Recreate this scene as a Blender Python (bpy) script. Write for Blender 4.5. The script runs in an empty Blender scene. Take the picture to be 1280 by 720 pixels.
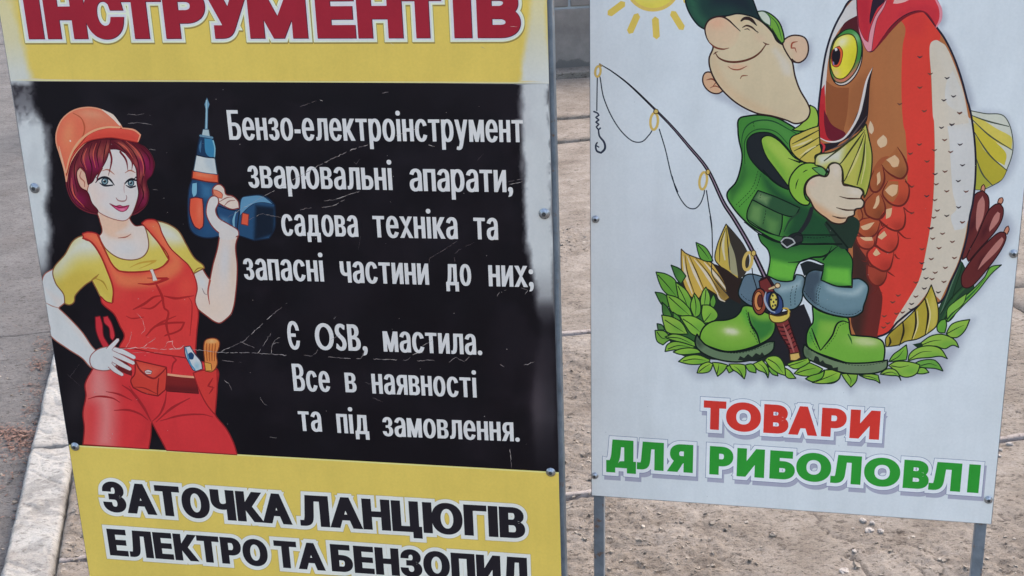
import bpy, math, random
import numpy as np
from mathutils import Vector, Matrix
from mathutils.geometry import delaunay_2d_cdt

random.seed(7)
rng = np.random.default_rng(11)
scene = bpy.context.scene
col = scene.collection

# ------------------------------------------------------------------ camera
FPX, VPD, CAM_H = 1750.0, (785.0, 5300.0), 1.6      # focal length in photo pixels, vanishing point of plumb lines
_d = np.array([VPD[0] - 640, -(VPD[1] - 360), -FPX]); _d /= np.linalg.norm(_d)
_z = -_d
_y = np.array([0, 0, -1.0]) + 0.0; _y = _y - _z * (_y @ _z); _y /= np.linalg.norm(_y)
_x = np.cross(_y, _z)
RC = np.array([_x, _y, _z])                          # camera axes -> world
cam_d = bpy.data.cameras.new('camera'); cam = bpy.data.objects.new('camera', cam_d); col.objects.link(cam)
cam_d.sensor_width = 36.0; cam_d.lens = FPX / 1280 * 36.0
cam_d.clip_start = 0.05; cam_d.clip_end = 400
cam.matrix_world = Matrix.Translation((0, 0, CAM_H)) @ Matrix([list(r) for r in RC]).to_4x4()
scene.camera = cam

# ------------------------------------------------------------------ light
SUN_EL, SUN_AZ = math.radians(52), math.radians(38)   # azimuth measured from +Y (away from camera) towards +X
world = bpy.data.worlds.new('World'); scene.world = world; world.use_nodes = True
wn = world.node_tree.nodes; wn.clear()
bg = wn.new('ShaderNodeBackground'); sky = wn.new('ShaderNodeTexSky'); wo = wn.new('ShaderNodeOutputWorld')
sky.sky_type = 'NISHITA'; sky.sun_disc = False
sky.sun_elevation = SUN_EL; sky.sun_rotation = SUN_AZ
sky.air_density = 1.3; sky.dust_density = 4.0; sky.ozone_density = 1.0
bg.inputs['Strength'].default_value = 0.15
world.node_tree.links.new(sky.outputs[0], bg.inputs[0]); world.node_tree.links.new(bg.outputs[0], wo.inputs[0])
sd = bpy.data.lights.new('sun', 'SUN'); sun = bpy.data.objects.new('sun', sd); col.objects.link(sun)
sd.energy = 0.55; sd.angle = math.radians(25); sd.color = (1.0, 0.93, 0.85)
sdir = Vector((math.sin(SUN_AZ) * math.cos(SUN_EL), math.cos(SUN_AZ) * math.cos(SUN_EL), math.sin(SUN_EL)))
sun.rotation_euler = sdir.to_track_quat('Z', 'Y').to_euler(); sun.location = (3, 3, 6)
scene.view_settings.view_transform = 'Standard'; scene.view_settings.look = 'None'
scene.view_settings.exposure = 1.84; scene.view_settings.gamma = 1.0
scene.cycles.use_denoising = True

# ------------------------------------------------------------------ geometry of the photograph
def rays(p):
    p = np.atleast_2d(np.asarray(p, float))
    v = np.stack([p[:, 0] - 640, -(p[:, 1] - 360), np.full(len(p), -FPX)], 1)
    return v @ RC.T if False else np.einsum('ij,nj->ni', RC, v)
def to_ground(p, h=0.0):
    r = rays(p); t = (h - CAM_H) / r[:, 2]
    return (np.array([0, 0, CAM_H]) + r * t[:, None])[:, :2]
class Plane:
    """the front face of a sign: right (e1), up (e2), towards the viewer (n)"""
    def __init__(s, vh, vv, dist, mid=(640, 360)):
        h = RC @ np.array([vh[0] - 640, -(vh[1] - 360), -FPX]); v = RC @ np.array([vv[0] - 640, -(vv[1] - 360), -FPX])
        s.e1 = -h / np.linalg.norm(h); s.e2 = -v / np.linalg.norm(v)
        s.e2 -= s.e1 * (s.e1 @ s.e2); s.e2 /= np.linalg.norm(s.e2)
        s.n = np.cross(s.e1, s.e2); r = rays(mid)[0]; r /= np.linalg.norm(r)
        s.o = np.array([0, 0, CAM_H]) + r * dist
        s.c = np.array([0, 0, CAM_H])
    def uv(s, p):
        r = rays(p); t = ((s.o - s.c) @ s.n) / (r @ s.n)
        w = s.c + r * t[:, None] - s.o
        return np.stack([w @ s.e1, w @ s.e2], 1)
    def world(s, uv, lift=0.0):
        uv = np.atleast_2d(uv)
        return s.o + uv[:, :1] * s.e1 + uv[:, 1:2] * s.e2 + s.n * lift
    def px(s, uv):
        w = s.world(uv) - s.c; c = w @ RC          # world -> camera
        return np.stack([640 + FPX * c[:, 0] / -c[:, 2], 360 - FPX * c[:, 1] / -c[:, 2]], 1)

# ------------------------------------------------------------------ helpers for objects
def srgb(c):
    c = np.asarray(c, float) / 255.0
    return np.where(c <= 0.04045, c / 12.92, ((c + 0.055) / 1.055) ** 2.4)
def mesh_obj(name, verts, faces, mat=None, parent=None, smooth=False):
    me = bpy.data.meshes.new(name)
    me.from_pydata([tuple(map(float, v)) for v in verts], [], [tuple(map(int, f)) for f in faces]); me.update()
    if mat: me.materials.append(mat)
    if smooth: me.polygons.foreach_set('use_smooth', [True] * len(me.polygons))
    o = bpy.data.objects.new(name, me); col.objects.link(o)
    if parent: o.parent = parent
    return o
def np_mesh(name, V, T, mat=None, parent=None, smooth=False):
    me = bpy.data.meshes.new(name); V = np.asarray(V, np.float32); T = np.asarray(T, np.int32); k = T.shape[1]
    me.vertices.add(len(V)); me.vertices.foreach_set('co', V.ravel())
    me.loops.add(T.size); me.loops.foreach_set('vertex_index', T.ravel())
    me.polygons.add(len(T)); me.polygons.foreach_set('loop_start', np.arange(0, T.size, k, dtype=np.int32))
    me.polygons.foreach_set('loop_total', np.full(len(T), k, np.int32))
    me.polygons.foreach_set('use_smooth', np.full(len(T), smooth, bool))
    me.update(); me.validate()
    if mat: me.materials.append(mat)
    o = bpy.data.objects.new(name, me); col.objects.link(o)
    if parent: o.parent = parent
    return o
def empty(name, loc, label=None, cat=None, group=None):
    o = bpy.data.objects.new(name, None); col.objects.link(o); o.location = loc
    if label: o['label'] = label
    if cat: o['category'] = cat
    if group: o['group'] = group
    return o
def box_frame(name, o, ax, size, mat, parent, bev=0.0):
    """box from corner o, axes ax (3 unit vectors), size 3"""
    o = np.asarray(o, float); ax = np.asarray(ax, float)
    V = [o + ax[0] * size[0] * i + ax[1] * size[1] * j + ax[2] * size[2] * k for k in (0, 1) for j in (0, 1) for i in (0, 1)]
    F = [(0, 2, 3, 1), (4, 5, 7, 6), (0, 1, 5, 4), (2, 6, 7, 3), (0, 4, 6, 2), (1, 3, 7, 5)]
    ob = mesh_obj(name, V, F, mat, parent)
    import bmesh
    bm = bmesh.new(); bm.from_mesh(ob.data); bmesh.ops.recalc_face_normals(bm, faces=bm.faces)
    if bev: bmesh.ops.bevel(bm, geom=list(bm.edges), offset=bev, segments=2, affect='EDGES', profile=0.5)
    bm.to_mesh(ob.data); bm.free()
    return ob
class NT:
    def __init__(s, name):
        s.m = bpy.data.materials.new(name); s.m.use_nodes = True; s.t = s.m.node_tree; s.t.nodes.clear()
        s.out = s.n('ShaderNodeOutputMaterial'); s.b = s.n('ShaderNodeBsdfPrincipled'); s.l(s.b.outputs[0], s.out.inputs[0])
    def n(s, k, **kw):
        q = s.t.nodes.new(k)
        for a, v in kw.items():
            if a in q.inputs: q.inputs[a].default_value = v
            else: setattr(q, a, v)
        return q
    def l(s, a, b): s.t.links.new(a, b)
    def coord(s):
        return s.n('ShaderNodeTexCoord').outputs['Object']
    def noise(s, vec, scale, detail=4, rough=0.55, dist=0.0):
        q = s.n('ShaderNodeTexNoise'); q.inputs['Scale'].default_value = scale; q.inputs['Detail'].default_value = detail
        q.inputs['Roughness'].default_value = rough; q.inputs['Distortion'].default_value = dist
        s.l(vec, q.inputs['Vector']); return q.outputs['Fac']
    def ramp(s, f, stops):
        q = s.n('ShaderNodeValToRGB'); e = q.color_ramp.elements
        while len(e) < len(stops): e.new(0.5)
        for i, (p, c) in enumerate(stops):
            e[i].position = p; e[i].color = (*c, 1) if len(c) == 3 else c
        s.l(f, q.inputs[0]); return q.outputs[0]
    def mix(s, f, a, b, mode='MIX'):
        q = s.n('ShaderNodeMix'); q.data_type = 'RGBA'; q.blend_type = mode
        for sock, v in ((0, f), (6, a), (7, b)):
            if hasattr(v, 'links'): s.l(v, q.inputs[sock])
            else: q.inputs[sock].default_value = v if sock == 0 else (*v, 1)
        return q.outputs[2]
    def math(s, op, a, b=0.0, c=None):
        q = s.n('ShaderNodeMath'); q.operation = op
        for i, v in enumerate((a, b) if c is None else (a, b, c)):
            if hasattr(v, 'links'): s.l(v, q.inputs[i])
            else: q.inputs[i].default_value = v
        return q.outputs[0]
    def bump(s, h, strength, dist):
        q = s.n('ShaderNodeBump'); q.inputs['Strength'].default_value = strength; q.inputs['Distance'].default_value = dist
        s.l(h, q.inputs['Height']); s.l(q.outputs[0], s.b.inputs['Normal'])
def scal(c): return lambda: c

# value noise in numpy, used to shape ground and stones
def vnoise(x, y, seed=0):
    xi = np.floor(x).astype(np.int64); yi = np.floor(y).astype(np.int64); fx = x - xi; fy = y - yi
    fx = fx * fx * (3 - 2 * fx); fy = fy * fy * (3 - 2 * fy)
    def h(a, b):
        n = (a * 374761393 + b * 668265263 + seed * 974711) & 0xFFFFFFFF
        n = ((n ^ (n >> 13)) * 1274126177) & 0xFFFFFFFF
        return ((n ^ (n >> 16)) & 0xFFFF) / 65535.0
    return (h(xi, yi) * (1 - fx) + h(xi + 1, yi) * fx) * (1 - fy) + (h(xi, yi + 1) * (1 - fx) + h(xi + 1, yi + 1) * fx) * fy
def fbm(x, y, octv=4, seed=0, gain=0.5):
    s = 0; a = 1; t = 0
    for i in range(octv):
        s = s + a * vnoise(x * 2 ** i + 17.3 * i, y * 2 ** i - 9.1 * i, seed + i); t += a; a *= gain
    return s / t

# ------------------------------------------------------------------ flat print engine
# A print is drawn as filled outlines in photograph pixels of the sign's own plane; all outlines are merged
# into one flat triangulation (no stacking), coloured by the topmost ink and split into parts.
def smooth(pts, closed=True, step=1.6):
    P = [(float(p[0]), float(p[1])) for p in pts]; K = [len(p) > 2 for p in pts]; n = len(P); out = []
    if n < 3: return np.array(P)
    A = np.array(P); segs = n if closed else n - 1
    for k in range(n):                               # sharp turns stay sharp
        if not closed and k in (0, n - 1): continue
        e, f = A[k] - A[k - 1], A[(k + 1) % n] - A[k]; q = np.linalg.norm(e) * np.linalg.norm(f)
        if q > 1e-6 and (e @ f) / q < .38: K[k] = True
    for i in range(segs):
        j = (i + 1) % n; p, q = A[i], A[j]; L = np.linalg.norm(q - p)
        if L < 1e-6: continue
        def tan(k, inc):
            if K[k]: return (q - p) / L
            a, b = A[k - 1] if (closed or k > 0) else A[k], A[(k + 1) % n] if (closed or k < n - 1) else A[k]
            t = b - a; m = np.linalg.norm(t); return t / m if m > 1e-6 else (q - p) / L
        t0, t1 = tan(i, 0) * L, tan(j, 1) * L
        m = max(1, min(10, int(L / step)))
        s = np.arange(m)[:, None] / m
        out.append((2 * s**3 - 3 * s**2 + 1) * p + (s**3 - 2 * s**2 + s) * t0 + (-2 * s**3 + 3 * s**2) * q + (s**3 - s**2) * t1)
    out = np.concatenate(out)
    return out if closed else np.vstack([out, A[-1]])
def ribbon(L, w):
    """outline polygon of a polyline L with width w (number, or list spread along the length)"""
    L = np.asarray(L, float)
    keep = np.r_[True, np.linalg.norm(np.diff(L, axis=0), axis=1) > 1e-4]; L = L[keep]
    n = len(L)
    if n < 2: return None
    w = np.atleast_1d(w).astype(float)
    d = np.r_[0, np.cumsum(np.linalg.norm(np.diff(L, axis=0), axis=1))]
    W = np.interp(d / d[-1], np.linspace(0, 1, len(w)), w) / 2 if len(w) > 1 else np.full(n, w[0] / 2)
    t = np.gradient(L, axis=0); t /= np.linalg.norm(t, axis=1)[:, None] + 1e-9
    nn = np.stack([-t[:, 1], t[:, 0]], 1)
    a = L + nn * W[:, None]; b = L - nn * W[:, None]
    c0 = L[0] - t[0] * W[0] * 0.8; c1 = L[-1] + t[-1] * W[-1] * 0.8
    return np.vstack([a, c1[None], b[::-1], c0[None]])
def winding(pts, contours):
    w = np.zeros(len(pts), np.int32); X = pts[:, 0][:, None]; Y = pts[:, 1][:, None]
    for c in contours:
        a = c; b = np.roll(c, -1, 0)
        for s in range(0, len(a), 64):
            ax, ay = a[s:s + 64, 0][None], a[s:s + 64, 1][None]; bx, by = b[s:s + 64, 0][None], b[s:s + 64, 1][None]
            cr = (bx - ax) * (Y - ay) - (X - ax) * (by - ay)
            w += ((ay <= Y) & (by > Y) & (cr > 0)).sum(1) - ((ay > Y) & (by <= Y) & (cr < 0)).sum(1)
    return w
def segdist(pts, L, closed=False):
    a = L if closed else L[:-1]; b = np.roll(L, -1, 0) if closed else L[1:]
    best = np.full(len(pts), 1e9)
    for s in range(len(a)):
        ab = b[s] - a[s]; t = np.clip(((pts - a[s]) @ ab) / (ab @ ab + 1e-12), 0, 1)
        best = np.minimum(best, ((pts - a[s] - t[:, None] * ab) ** 2).sum(1))
    return np.sqrt(best)
class Print:
    def __init__(s, plane, outline): s.pl = plane; s.outline = np.array(outline, float); s.ops = []; s.grids = []; s.cur = None; s.tags = {}; s.lw = 1.0
    def part(s, name): s.cur = name
    def raw(s, contours, c, tag=None, grad=None, part=None):
        contours = [k for k in contours if k is not None and len(k) > 2]
        if contours: s.ops.append(('h', contours, c, tag, grad, part or s.cur))
    def line(s, pts, w, c, tag=None, closed=False):
        L = smooth(pts, closed)
        if np.max(w) <= 2.4: w = np.atleast_1d(w) * s.lw
        if closed: L = np.vstack([L, L[:1]])
        s.raw([ribbon(L, w)], c, tag)
    def fill(s, pts, c, tag=None, ol=0, oc=(40, 30, 30), grad=None):
        C = smooth(pts, True); s.raw([C], c, tag, grad)
        if ol: s.raw([ribbon(np.vstack([C, C[:1]]), ol * s.lw)], oc, (tag or '') + '_line')
    def blob(s, cx, cy, rx, ry, c, a, ang=0, clip=None, p=2.0): s.ops.append(('b', (cx, cy, rx, ry, math.radians(ang), p), c, a, clip))
    def spoly(s, pts, c, a, f=3.0, clip=None): s.ops.append(('p', smooth(pts, True, 3.0), c, a, clip, f))
    def sline(s, pts, w, c, a, f=2.0, clip=None): s.ops.append(('l', smooth(pts, False, 3.0), c, a, clip, f, w))
    def func(s, fn, c, clip=None): s.ops.append(('f', fn, c, 1.0, clip))
    def grid(s, x0, y0, x1, y1, st): s.grids.append((x0, y0, x1, y1, st))
    def build(s, parent, mat, K, lift, default):
        verts = []; edges = []
        def add(c):
            n0 = len(verts); verts.extend(c.tolist()); n = len(c); edges.extend([(n0 + i, n0 + (i + 1) % n) for i in range(n)])
        add(s.outline)
        ox0, oy0 = s.outline.min(0); ox1, oy1 = s.outline.max(0)
        for o in s.ops:
            if o[0] == 'h':
                for c in o[1]: add(np.clip(c, [ox0 - 5, oy0 - 5], [ox1 + 5, oy1 + 5]))
        r2 = np.random.default_rng(5); occupied = []
        for gx0, gy0, gx1, gy1, st in s.grids:
            X, Y = np.meshgrid(np.arange(gx0, gx1, st), np.arange(gy0, gy1, st))
            G = np.stack([X.ravel(), Y.ravel()], 1) + r2.uniform(-.3, .3, (X.size, 2)) * st
            for (a, b, c_, d_) in occupied: G = G[~((G[:, 0] > a) & (G[:, 0] < c_) & (G[:, 1] > b) & (G[:, 1] < d_))]
            occupied.append((gx0, gy0, gx1, gy1)); verts.extend(G.tolist())
        res = delaunay_2d_cdt([Vector(v) for v in verts], edges, [], 0, 1e-3, False)
        V = np.array([tuple(v) for v in res[0]]); T = np.array([f for f in res[2] if len(f) == 3])
        C = V[T].mean(1); keep = winding(C, [s.outline]) != 0; T = T[keep]; C = C[keep]
        M = len(T); colr = np.tile(np.array(default, float), (M, 3, 1)); owner = np.zeros(M, int); last = np.zeros(M, int)
        P3 = V[T]                                       # M,3,2
        names = ['background_print']; tagid = {None: 0}
        def ton(c): c = np.array(c, float); return c * (1 - .085 * (c / 210) ** 3)
        for o in s.ops:
            if o[0] == 'h':
                _, cs, c, tag, grad, part = o
                if tag not in ('halo', 'halo2', 'ln', 'sh', 'edge', 'edge2'): c = ton(c)
                A = np.vstack(cs); lo, hi = A.min(0), A.max(0)
                ii = np.nonzero((C[:, 0] >= lo[0]) & (C[:, 0] <= hi[0]) & (C[:, 1] >= lo[1]) & (C[:, 1] <= hi[1]))[0]
                if not len(ii): continue
                ii = ii[winding(C[ii], cs) != 0]
                if grad:
                    (g0, g1, c2) = grad; g0 = np.array(g0, float); g1 = np.array(g1, float); d = g1 - g0
                    t = np.clip(((P3[ii] - g0) @ d) / (d @ d), 0, 1)[..., None]
                    colr[ii] = np.array(c, float) * (1 - t) + np.array(c2, float) * t
                else: colr[ii] = c
                last[ii] = tagid.setdefault(tag, len(tagid))
                if part:
                    if part not in names: names.append(part)
                    owner[ii] = names.index(part)
                continue
            kind, geo, c, a, clip = o[:5]; c = ton(c)
            if kind == 'b':
                cx, cy, rx, ry, an, pw = geo; R = max(rx, ry) * 2.3; lo, hi = (cx - R, cy - R), (cx + R, cy + R)
            elif kind == 'f': lo, hi = (-1e9, -1e9), (1e9, 1e9)
            else:
                pad = o[5] + (o[6] if kind == 'l' else 0); lo, hi = geo.min(0) - pad, geo.max(0) + pad
            m = (C[:, 0] >= lo[0]) & (C[:, 0] <= hi[0]) & (C[:, 1] >= lo[1]) & (C[:, 1] <= hi[1])
            if clip is not None:
                ids = [tagid[k] for k in (clip if isinstance(clip, (list, tuple)) else [clip]) if k in tagid]
                m &= np.isin(last, ids)
            ii = np.nonzero(m)[0]
            if not len(ii): continue
            Q = P3[ii].reshape(-1, 2)
            if kind == 'b':
                dx, dy = Q[:, 0] - cx, Q[:, 1] - cy; u = (dx * math.cos(an) + dy * math.sin(an)) / rx; v = (-dx * math.sin(an) + dy * math.cos(an)) / ry
                al = a * np.exp(-(u * u + v * v) ** (pw / 2) * 1.2)
            elif kind == 'f': al = geo(Q[:, 0], Q[:, 1])
            elif kind == 'p':
                d = segdist(Q, geo, True); ins = winding(Q, [geo]) != 0; sd_ = np.where(ins, d, -d)
                t = np.clip(sd_ / o[5] * 0.5 + 0.5, 0, 1); al = a * t * t * (3 - 2 * t)
            else:
                d = segdist(Q, geo); t = np.clip((o[6] / 2 + o[5] - d) / o[5], 0, 1); al = a * t * t * (3 - 2 * t)
            al = al.reshape(-1, 3, 1); colr[ii] = colr[ii] * (1 - al) + np.array(c, float) * al
        lin = np.clip(srgb(np.minimum(colr, 255)) * np.array(K), 0, 0.95)
        W = s.pl.world(s.pl.uv(V), lift)
        org = np.array(parent.location)
        for k, nm in enumerate(names):
            sel = owner == k
            if not sel.any(): continue
            t = T[sel]; used, inv = np.unique(t, return_inverse=True); t = inv.reshape(-1, 3)
            # make every face look at the viewer
            Wv = W[used] - org; nrm = np.cross(Wv[t[:, 1]] - Wv[t[:, 0]], Wv[t[:, 2]] - Wv[t[:, 0]]) @ s.pl.n
            lc = lin[sel]; fl = nrm < 0; t[fl] = t[fl][:, ::-1]; lc[fl] = lc[fl][:, ::-1]
            o = np_mesh(nm.split('#')[0], Wv, t, mat, parent)
            at = o.data.color_attributes.new('ink', 'FLOAT_COLOR', 'CORNER')
            buf = np.ones((len(t) * 3, 4), np.float32); buf[:, :3] = lc.reshape(-1, 3)
            if len(o.data.loops) == len(buf): at.data.foreach_set('color', buf.ravel())
            else: print('LOOPS DIFFER', nm, len(o.data.loops), len(buf))
            for q in s.tags.get(nm, {}).items(): o[q[0]] = q[1]
        print('print built', len(V), M)

# ------------------------------------------------------------------ lettering from Blender's own font outlines
_gl = {}
def glyph(ch):
    if ch in _gl: return _gl[ch]
    if ch == 'І':                                    # plain bar, no serifs
        _gl[ch] = [np.array([(0, 0), (0, CAP), (.1, CAP), (.1, 0)], float)]; return _gl[ch]
    c = bpy.data.curves.new('glyph', 'FONT'); c.body = ch; c.size = 1.0
    o = bpy.data.objects.new('glyph', c); col.objects.link(o); bpy.context.view_layer.update()
    cc = o.to_curve(bpy.context.evaluated_depsgraph_get()); out = []
    for sp in cc.splines:
        pts = []; bp = sp.bezier_points; n = len(bp)
        for i in range(n):
            p, q = bp[i], bp[(i + 1) % n]
            a, b, c2, d = [np.array(v[:2]) for v in (p.co, p.handle_right, q.handle_left, q.co)]
            L = np.linalg.norm(d - a)
            if L < 1e-5: continue
            st = abs(np.cross(b - a, d - a)) + abs(np.cross(c2 - a, d - a)) < 1e-5
            m = 1 if st else 7
            for k in range(m):
                t = k / m; pts.append((1 - t)**3 * a + 3 * (1 - t)**2 * t * b + 3 * (1 - t) * t * t * c2 + t**3 * d)
        out.append(np.array(pts))
    o.to_curve_clear(); bpy.data.objects.remove(o); bpy.data.curves.remove(c)
    _gl[ch] = out
    return out
def area(c): x, y = c[:, 0], c[:, 1]; return 0.5 * float(np.sum(x * np.roll(y, -1) - np.roll(x, -1) * y))
def offset(cs, ox, oy, limit=2.0):
    """mitred outward offset; ox for vertical edges, oy for horizontal ones"""
    if not cs: return cs
    sg = np.sign(max((area(c) for c in cs), key=abs)); out = []
    for c in cs:
        c = c[np.r_[np.linalg.norm(c[1:] - c[:-1], axis=1) > 1e-5, True]]
        e1 = c - np.roll(c, 1, 0); e2 = np.roll(c, -1, 0) - c
        def nr(e): e = e / (np.linalg.norm(e, axis=1)[:, None] + 1e-12); return np.stack([e[:, 1], -e[:, 0]], 1) * sg
        n1, n2 = nr(e1), nr(e2); b = n1 + n2; l2 = (b * b).sum(1)
        m = 2 / np.maximum(l2, 1e-6); m = np.minimum(m, limit)      # mitre length factor squared-ish
        v = b * m[:, None]
        out.append(c + np.stack([v[:, 0] * ox, v[:, 1] * oy], 1))
    return out
CAP = 0.729; XH = 0.547
def glyph_px(pl, ch, x0, y0, x1, y1, h, sx, sy, ref=None, sx_in=True):
    """one glyph fitted between two pixel points of its base line, h = pixel height of the reference height; sx, sy = ink gained in px"""
    cs = glyph(ch); ref = ref or CAP
    A = np.vstack(cs); gx0, gx1 = A[:, 0].min(), A[:, 0].max()
    u = pl.uv([(x0, y0), (x1, y1), (x0, y0 - h)]); wu = u[1] - u[0]; dv = (u[2] - u[0])[1]
    k = np.linalg.norm(wu) / max(math.hypot(x1 - x0, y1 - y0), 1e-6)       # metres per pixel
    W = np.linalg.norm(wu); ex = wu / W; ix = (W - 2 * sx * k) / (gx1 - gx0); iy = (dv - 2 * sy * k) / ref
    cs = [np.stack([(c[:, 0] - gx0) * ix + sx * k, c[:, 1] * iy + sy * k], 1) for c in cs]
    cs = offset(cs, sx * k, sy * k)
    out = []
    for c in cs:
        w = u[0] + c[:, :1] * ex + c[:, 1:2] * np.array([0, 1.0]); out.append(pl.px(w))
    return out
def word_px(pl, text, x0, y0, x1, y1, xh, sx, sy, gap=0.0, ref=XH):
    """a word of condensed lower-case lettering between two base-line points"""
    L = math.hypot(x1 - x0, y1 - y0)
    ws = [float(np.ptp(np.vstack(glyph(ch))[:, 0])) for ch in text]; n = len(text)
    wide = {'і': 0, '.': 0, ',': 0, ';': 0, '-': -0.05}
    ws = [w + wide.get(ch, 0) for ch, w in zip(text, ws)]
    ix = (L - n * 2 * sx - (n - 1) * gap) / sum(ws); x = 0.0; out = []
    for ch, w in zip(text, ws):
        e = w * ix + 2 * sx; a, b = x / L, (x + e) / L
        out.append(glyph_px(pl, ch, x0 + (x1 - x0) * a, y0 + (y1 - y0) * a, x0 + (x1 - x0) * b, y0 + (y1 - y0) * b, xh, sx, sy, ref))
        x += e + gap
    return out
def Z(x0, y0, s):
    def f(pts): return [((p[0] / s + x0), (p[1] / s + y0), *p[2:]) for p in pts]
    return f
# ================================================================== SIGN 1 : tools, yellow and black
S1 = Plane((-8900, 57), (811, 5089), 2.20, (370, 360))
def board_quad(pl, tl, tr, br, bl):
    q = pl.uv([tl, tr, br, bl]); return q
def lerp_px(pl, quad_uv): return pl.px(quad_uv)
# edges read off the photograph: left edge x=-3+.160y, right edge x=684.5+.024y
u = S1.uv([(12.6, 97), (64, 417), (112, 720), (685.5, 50), (698, 590), (701.5, 720)])
left_u = float(u[:3, 0].mean()); right_u = float(u[3:, 0].mean())
top_v = float(S1.uv([(340, -75)])[0, 1]); bot_v = float(S1.uv([(400, 800)])[0, 1])
Q1 = np.array([(left_u, top_v), (right_u, top_v), (right_u, bot_v), (left_u, bot_v)])
out1 = S1.px(Q1)
p1 = Print(S1, out1); p1.lw = 1.65
YEL, BLK, WHT, CREAM = (203, 184, 94), (15, 12, 19), (216, 224, 237), (222, 218, 200)
p1.part(None)
p1.grid(-20, -110, 90, 330, 3.2); p1.grid(58, 125, 355, 585, 2.4); p1.grid(628, -110, 705, 605, 3.0)
p1.grid(90, -110, 628, 125, 30); p1.grid(-20, 330, 130, 860, 12); p1.grid(355, 125, 628, 600, 25); p1.grid(90, 585, 720, 860, 30)
vb = S1.uv([(12, 101), (686, 104.6), (85, 556), (698, 590)])
bt, bb_ = float(vb[:2, 1].mean()), float(vb[2:, 1].mean())
blk = S1.px([(left_u - .02, bt), (right_u + .02, bt), (right_u + .02, bb_), (left_u - .02, bb_)])
p1.raw([blk], BLK, 'black')
# pale print lines where the black field meets the yellow
def hline(pl, v, w, c, tag):
    q = pl.px([(left_u, v), (right_u, v)]); p1.raw([ribbon(q, w)], c, tag)
hline(S1, bt + .0012, 1.0, (215, 200, 130), 'edge'); hline(S1, bb_ - .0015, 1.6, (222, 206, 140), 'edge2')
# faded / sun-bleached bands along both sides
def wear(x, y):
    lx = -3 + .16 * y; dl = x - lx
    n = fbm(x / 9, y / 26, 4, 3); n2 = fbm(x / 3, y / 9, 3, 9)
    wl = np.interp(y, [-100, 20, 60, 100, 130, 160, 230, 300, 340, 390], [20, 24, 30, 30, 30, 40, 31, 22, 15, 8])
    aL = np.clip((wl - dl) / 11 + (n - .5) * 1.1, 0, 1)
    aL *= np.interp(y, [-100, 0, 50, 90, 104, 108, 135, 150, 300, 330, 355], [.5, .5, .6, .9, .9, .42, .6, 1, 1, .8, 0])
    hole = np.clip((n2 - .42) * 5, 0, 1) * np.interp(y, [102, 108, 140, 160], [0, .8, .6, 0]); aL *= 1 - hole * .8
    rx = 684.5 + .024 * y; dr = rx - x
    wr = np.interp(y, [-100, 0, 60, 100, 140, 300, 340, 365, 385, 400, 430, 480, 590], [14, 16, 26, 31, 31, 30, 24, 22, 22, 14, 14, 22, 22])
    ctr = np.interp(y, [-100, 0, 100, 200, 300, 340, 400, 500], [10, 12, 17, 17, 17, 13, 11, 16])
    aR = np.clip((wr - np.abs(dr - ctr) * 1.9 + ctr * .7) / 14 + (n - .5) * 1.1, 0, 1)
    aR *= np.interp(y, [-100, 0, 60, 100, 330, 370, 385, 410, 450, 520, 560, 600], [.35, .5, .8, .95, .95, .75, .3, .07, .08, .16, .07, 0])
    e = np.clip(1 - dr / 6, 0, 1) * np.clip((n2 - .42) * 4, 0, 1) * np.interp(y, [100, 106, 260, 330], [0, .95, .55, 0])
    return np.clip(np.maximum(aL, aR) * (1 - e), 0, 1)
p1.func(wear, (206, 220, 234))
# dark scuffs
p1.func(lambda x, y: .10 * np.clip((fbm(x / 40, y / 40, 3, 21) - .45) * 4, 0, 1), (90, 80, 95), 'black')
p1.blob(672, 500, 12, 50, (120, 105, 115), .22, 0, 'black'); p1.blob(95, 500, 16, 40, (110, 105, 110), .16, 10, 'black')

# ---- title : dark red letters with cream halo
def letters(pr, items, halo, hc, c, part, line=None, shadow=None, halo2=None, under=None):
    pr.part(part)
    def all_(off, cc, tag, dx=0, dy=0):
        for it in items: pr.raw([k + np.array([dx, dy]) for k in offset_px(it, off)], cc, tag)
    if shadow: all_(halo + .3, shadow[2], 'sh', shadow[0], shadow[1])
    if line: all_(halo + line[0], line[1], 'ln')
    if halo: all_(halo, hc, 'halo')
    if halo2: all_(halo2[0], halo2[1], 'halo2')
    if under: [pr.raw([k + np.array(under[:2]) for k in offset_px(it, .35)], under[2], 'under') for it in items]
    for it in items: pr.raw(it, c, 'ink')
def offset_px(cs, o): return offset(cs, o, o, 1.9) if o else cs
def base_y(pts, x): return float(np.interp(x, [p[0] for p in pts], [p[1] for p in pts]))
def spaced(pl, spec, base, h, sx, sy, dh=0.0):
    out = []
    for ch, a, b in spec:
        (xa, ya), (xb, yb) = base; f = lambda x: ya + (yb - ya) * (x - xa) / (xb - xa)
        hh = h + dh * ((a + b) / 2 - xa) / (xb - xa)
        hh = hh
        out.append(glyph_px(pl, ch, a, f(a), b, f(b), hh, sx, sy))
    return out
T1 = [('І', 36, 55.5), ('Н', 60, 110), ('С', 109, 157), ('Т', 150, 206), ('Р', 208, 260), ('У', 262, 313), ('М', 313, 385), ('Е', 397, 445), ('Н', 448, 504), ('Т', 505, 553), ('І', 568, 590), ('В', 597, 651)]
letters(p1, spaced(S1, T1, ((37, 48.5), (650, 47)), 63, 5.4, 5.0), 5.2, CREAM, (150, 34, 52), 'title_lettering', line=(.9, (150, 138, 80)), shadow=(.6, 1.8, (140, 125, 70)), halo2=(3.2, (198, 202, 214)), under=(.7, .5, (70, 28, 52)))
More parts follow.
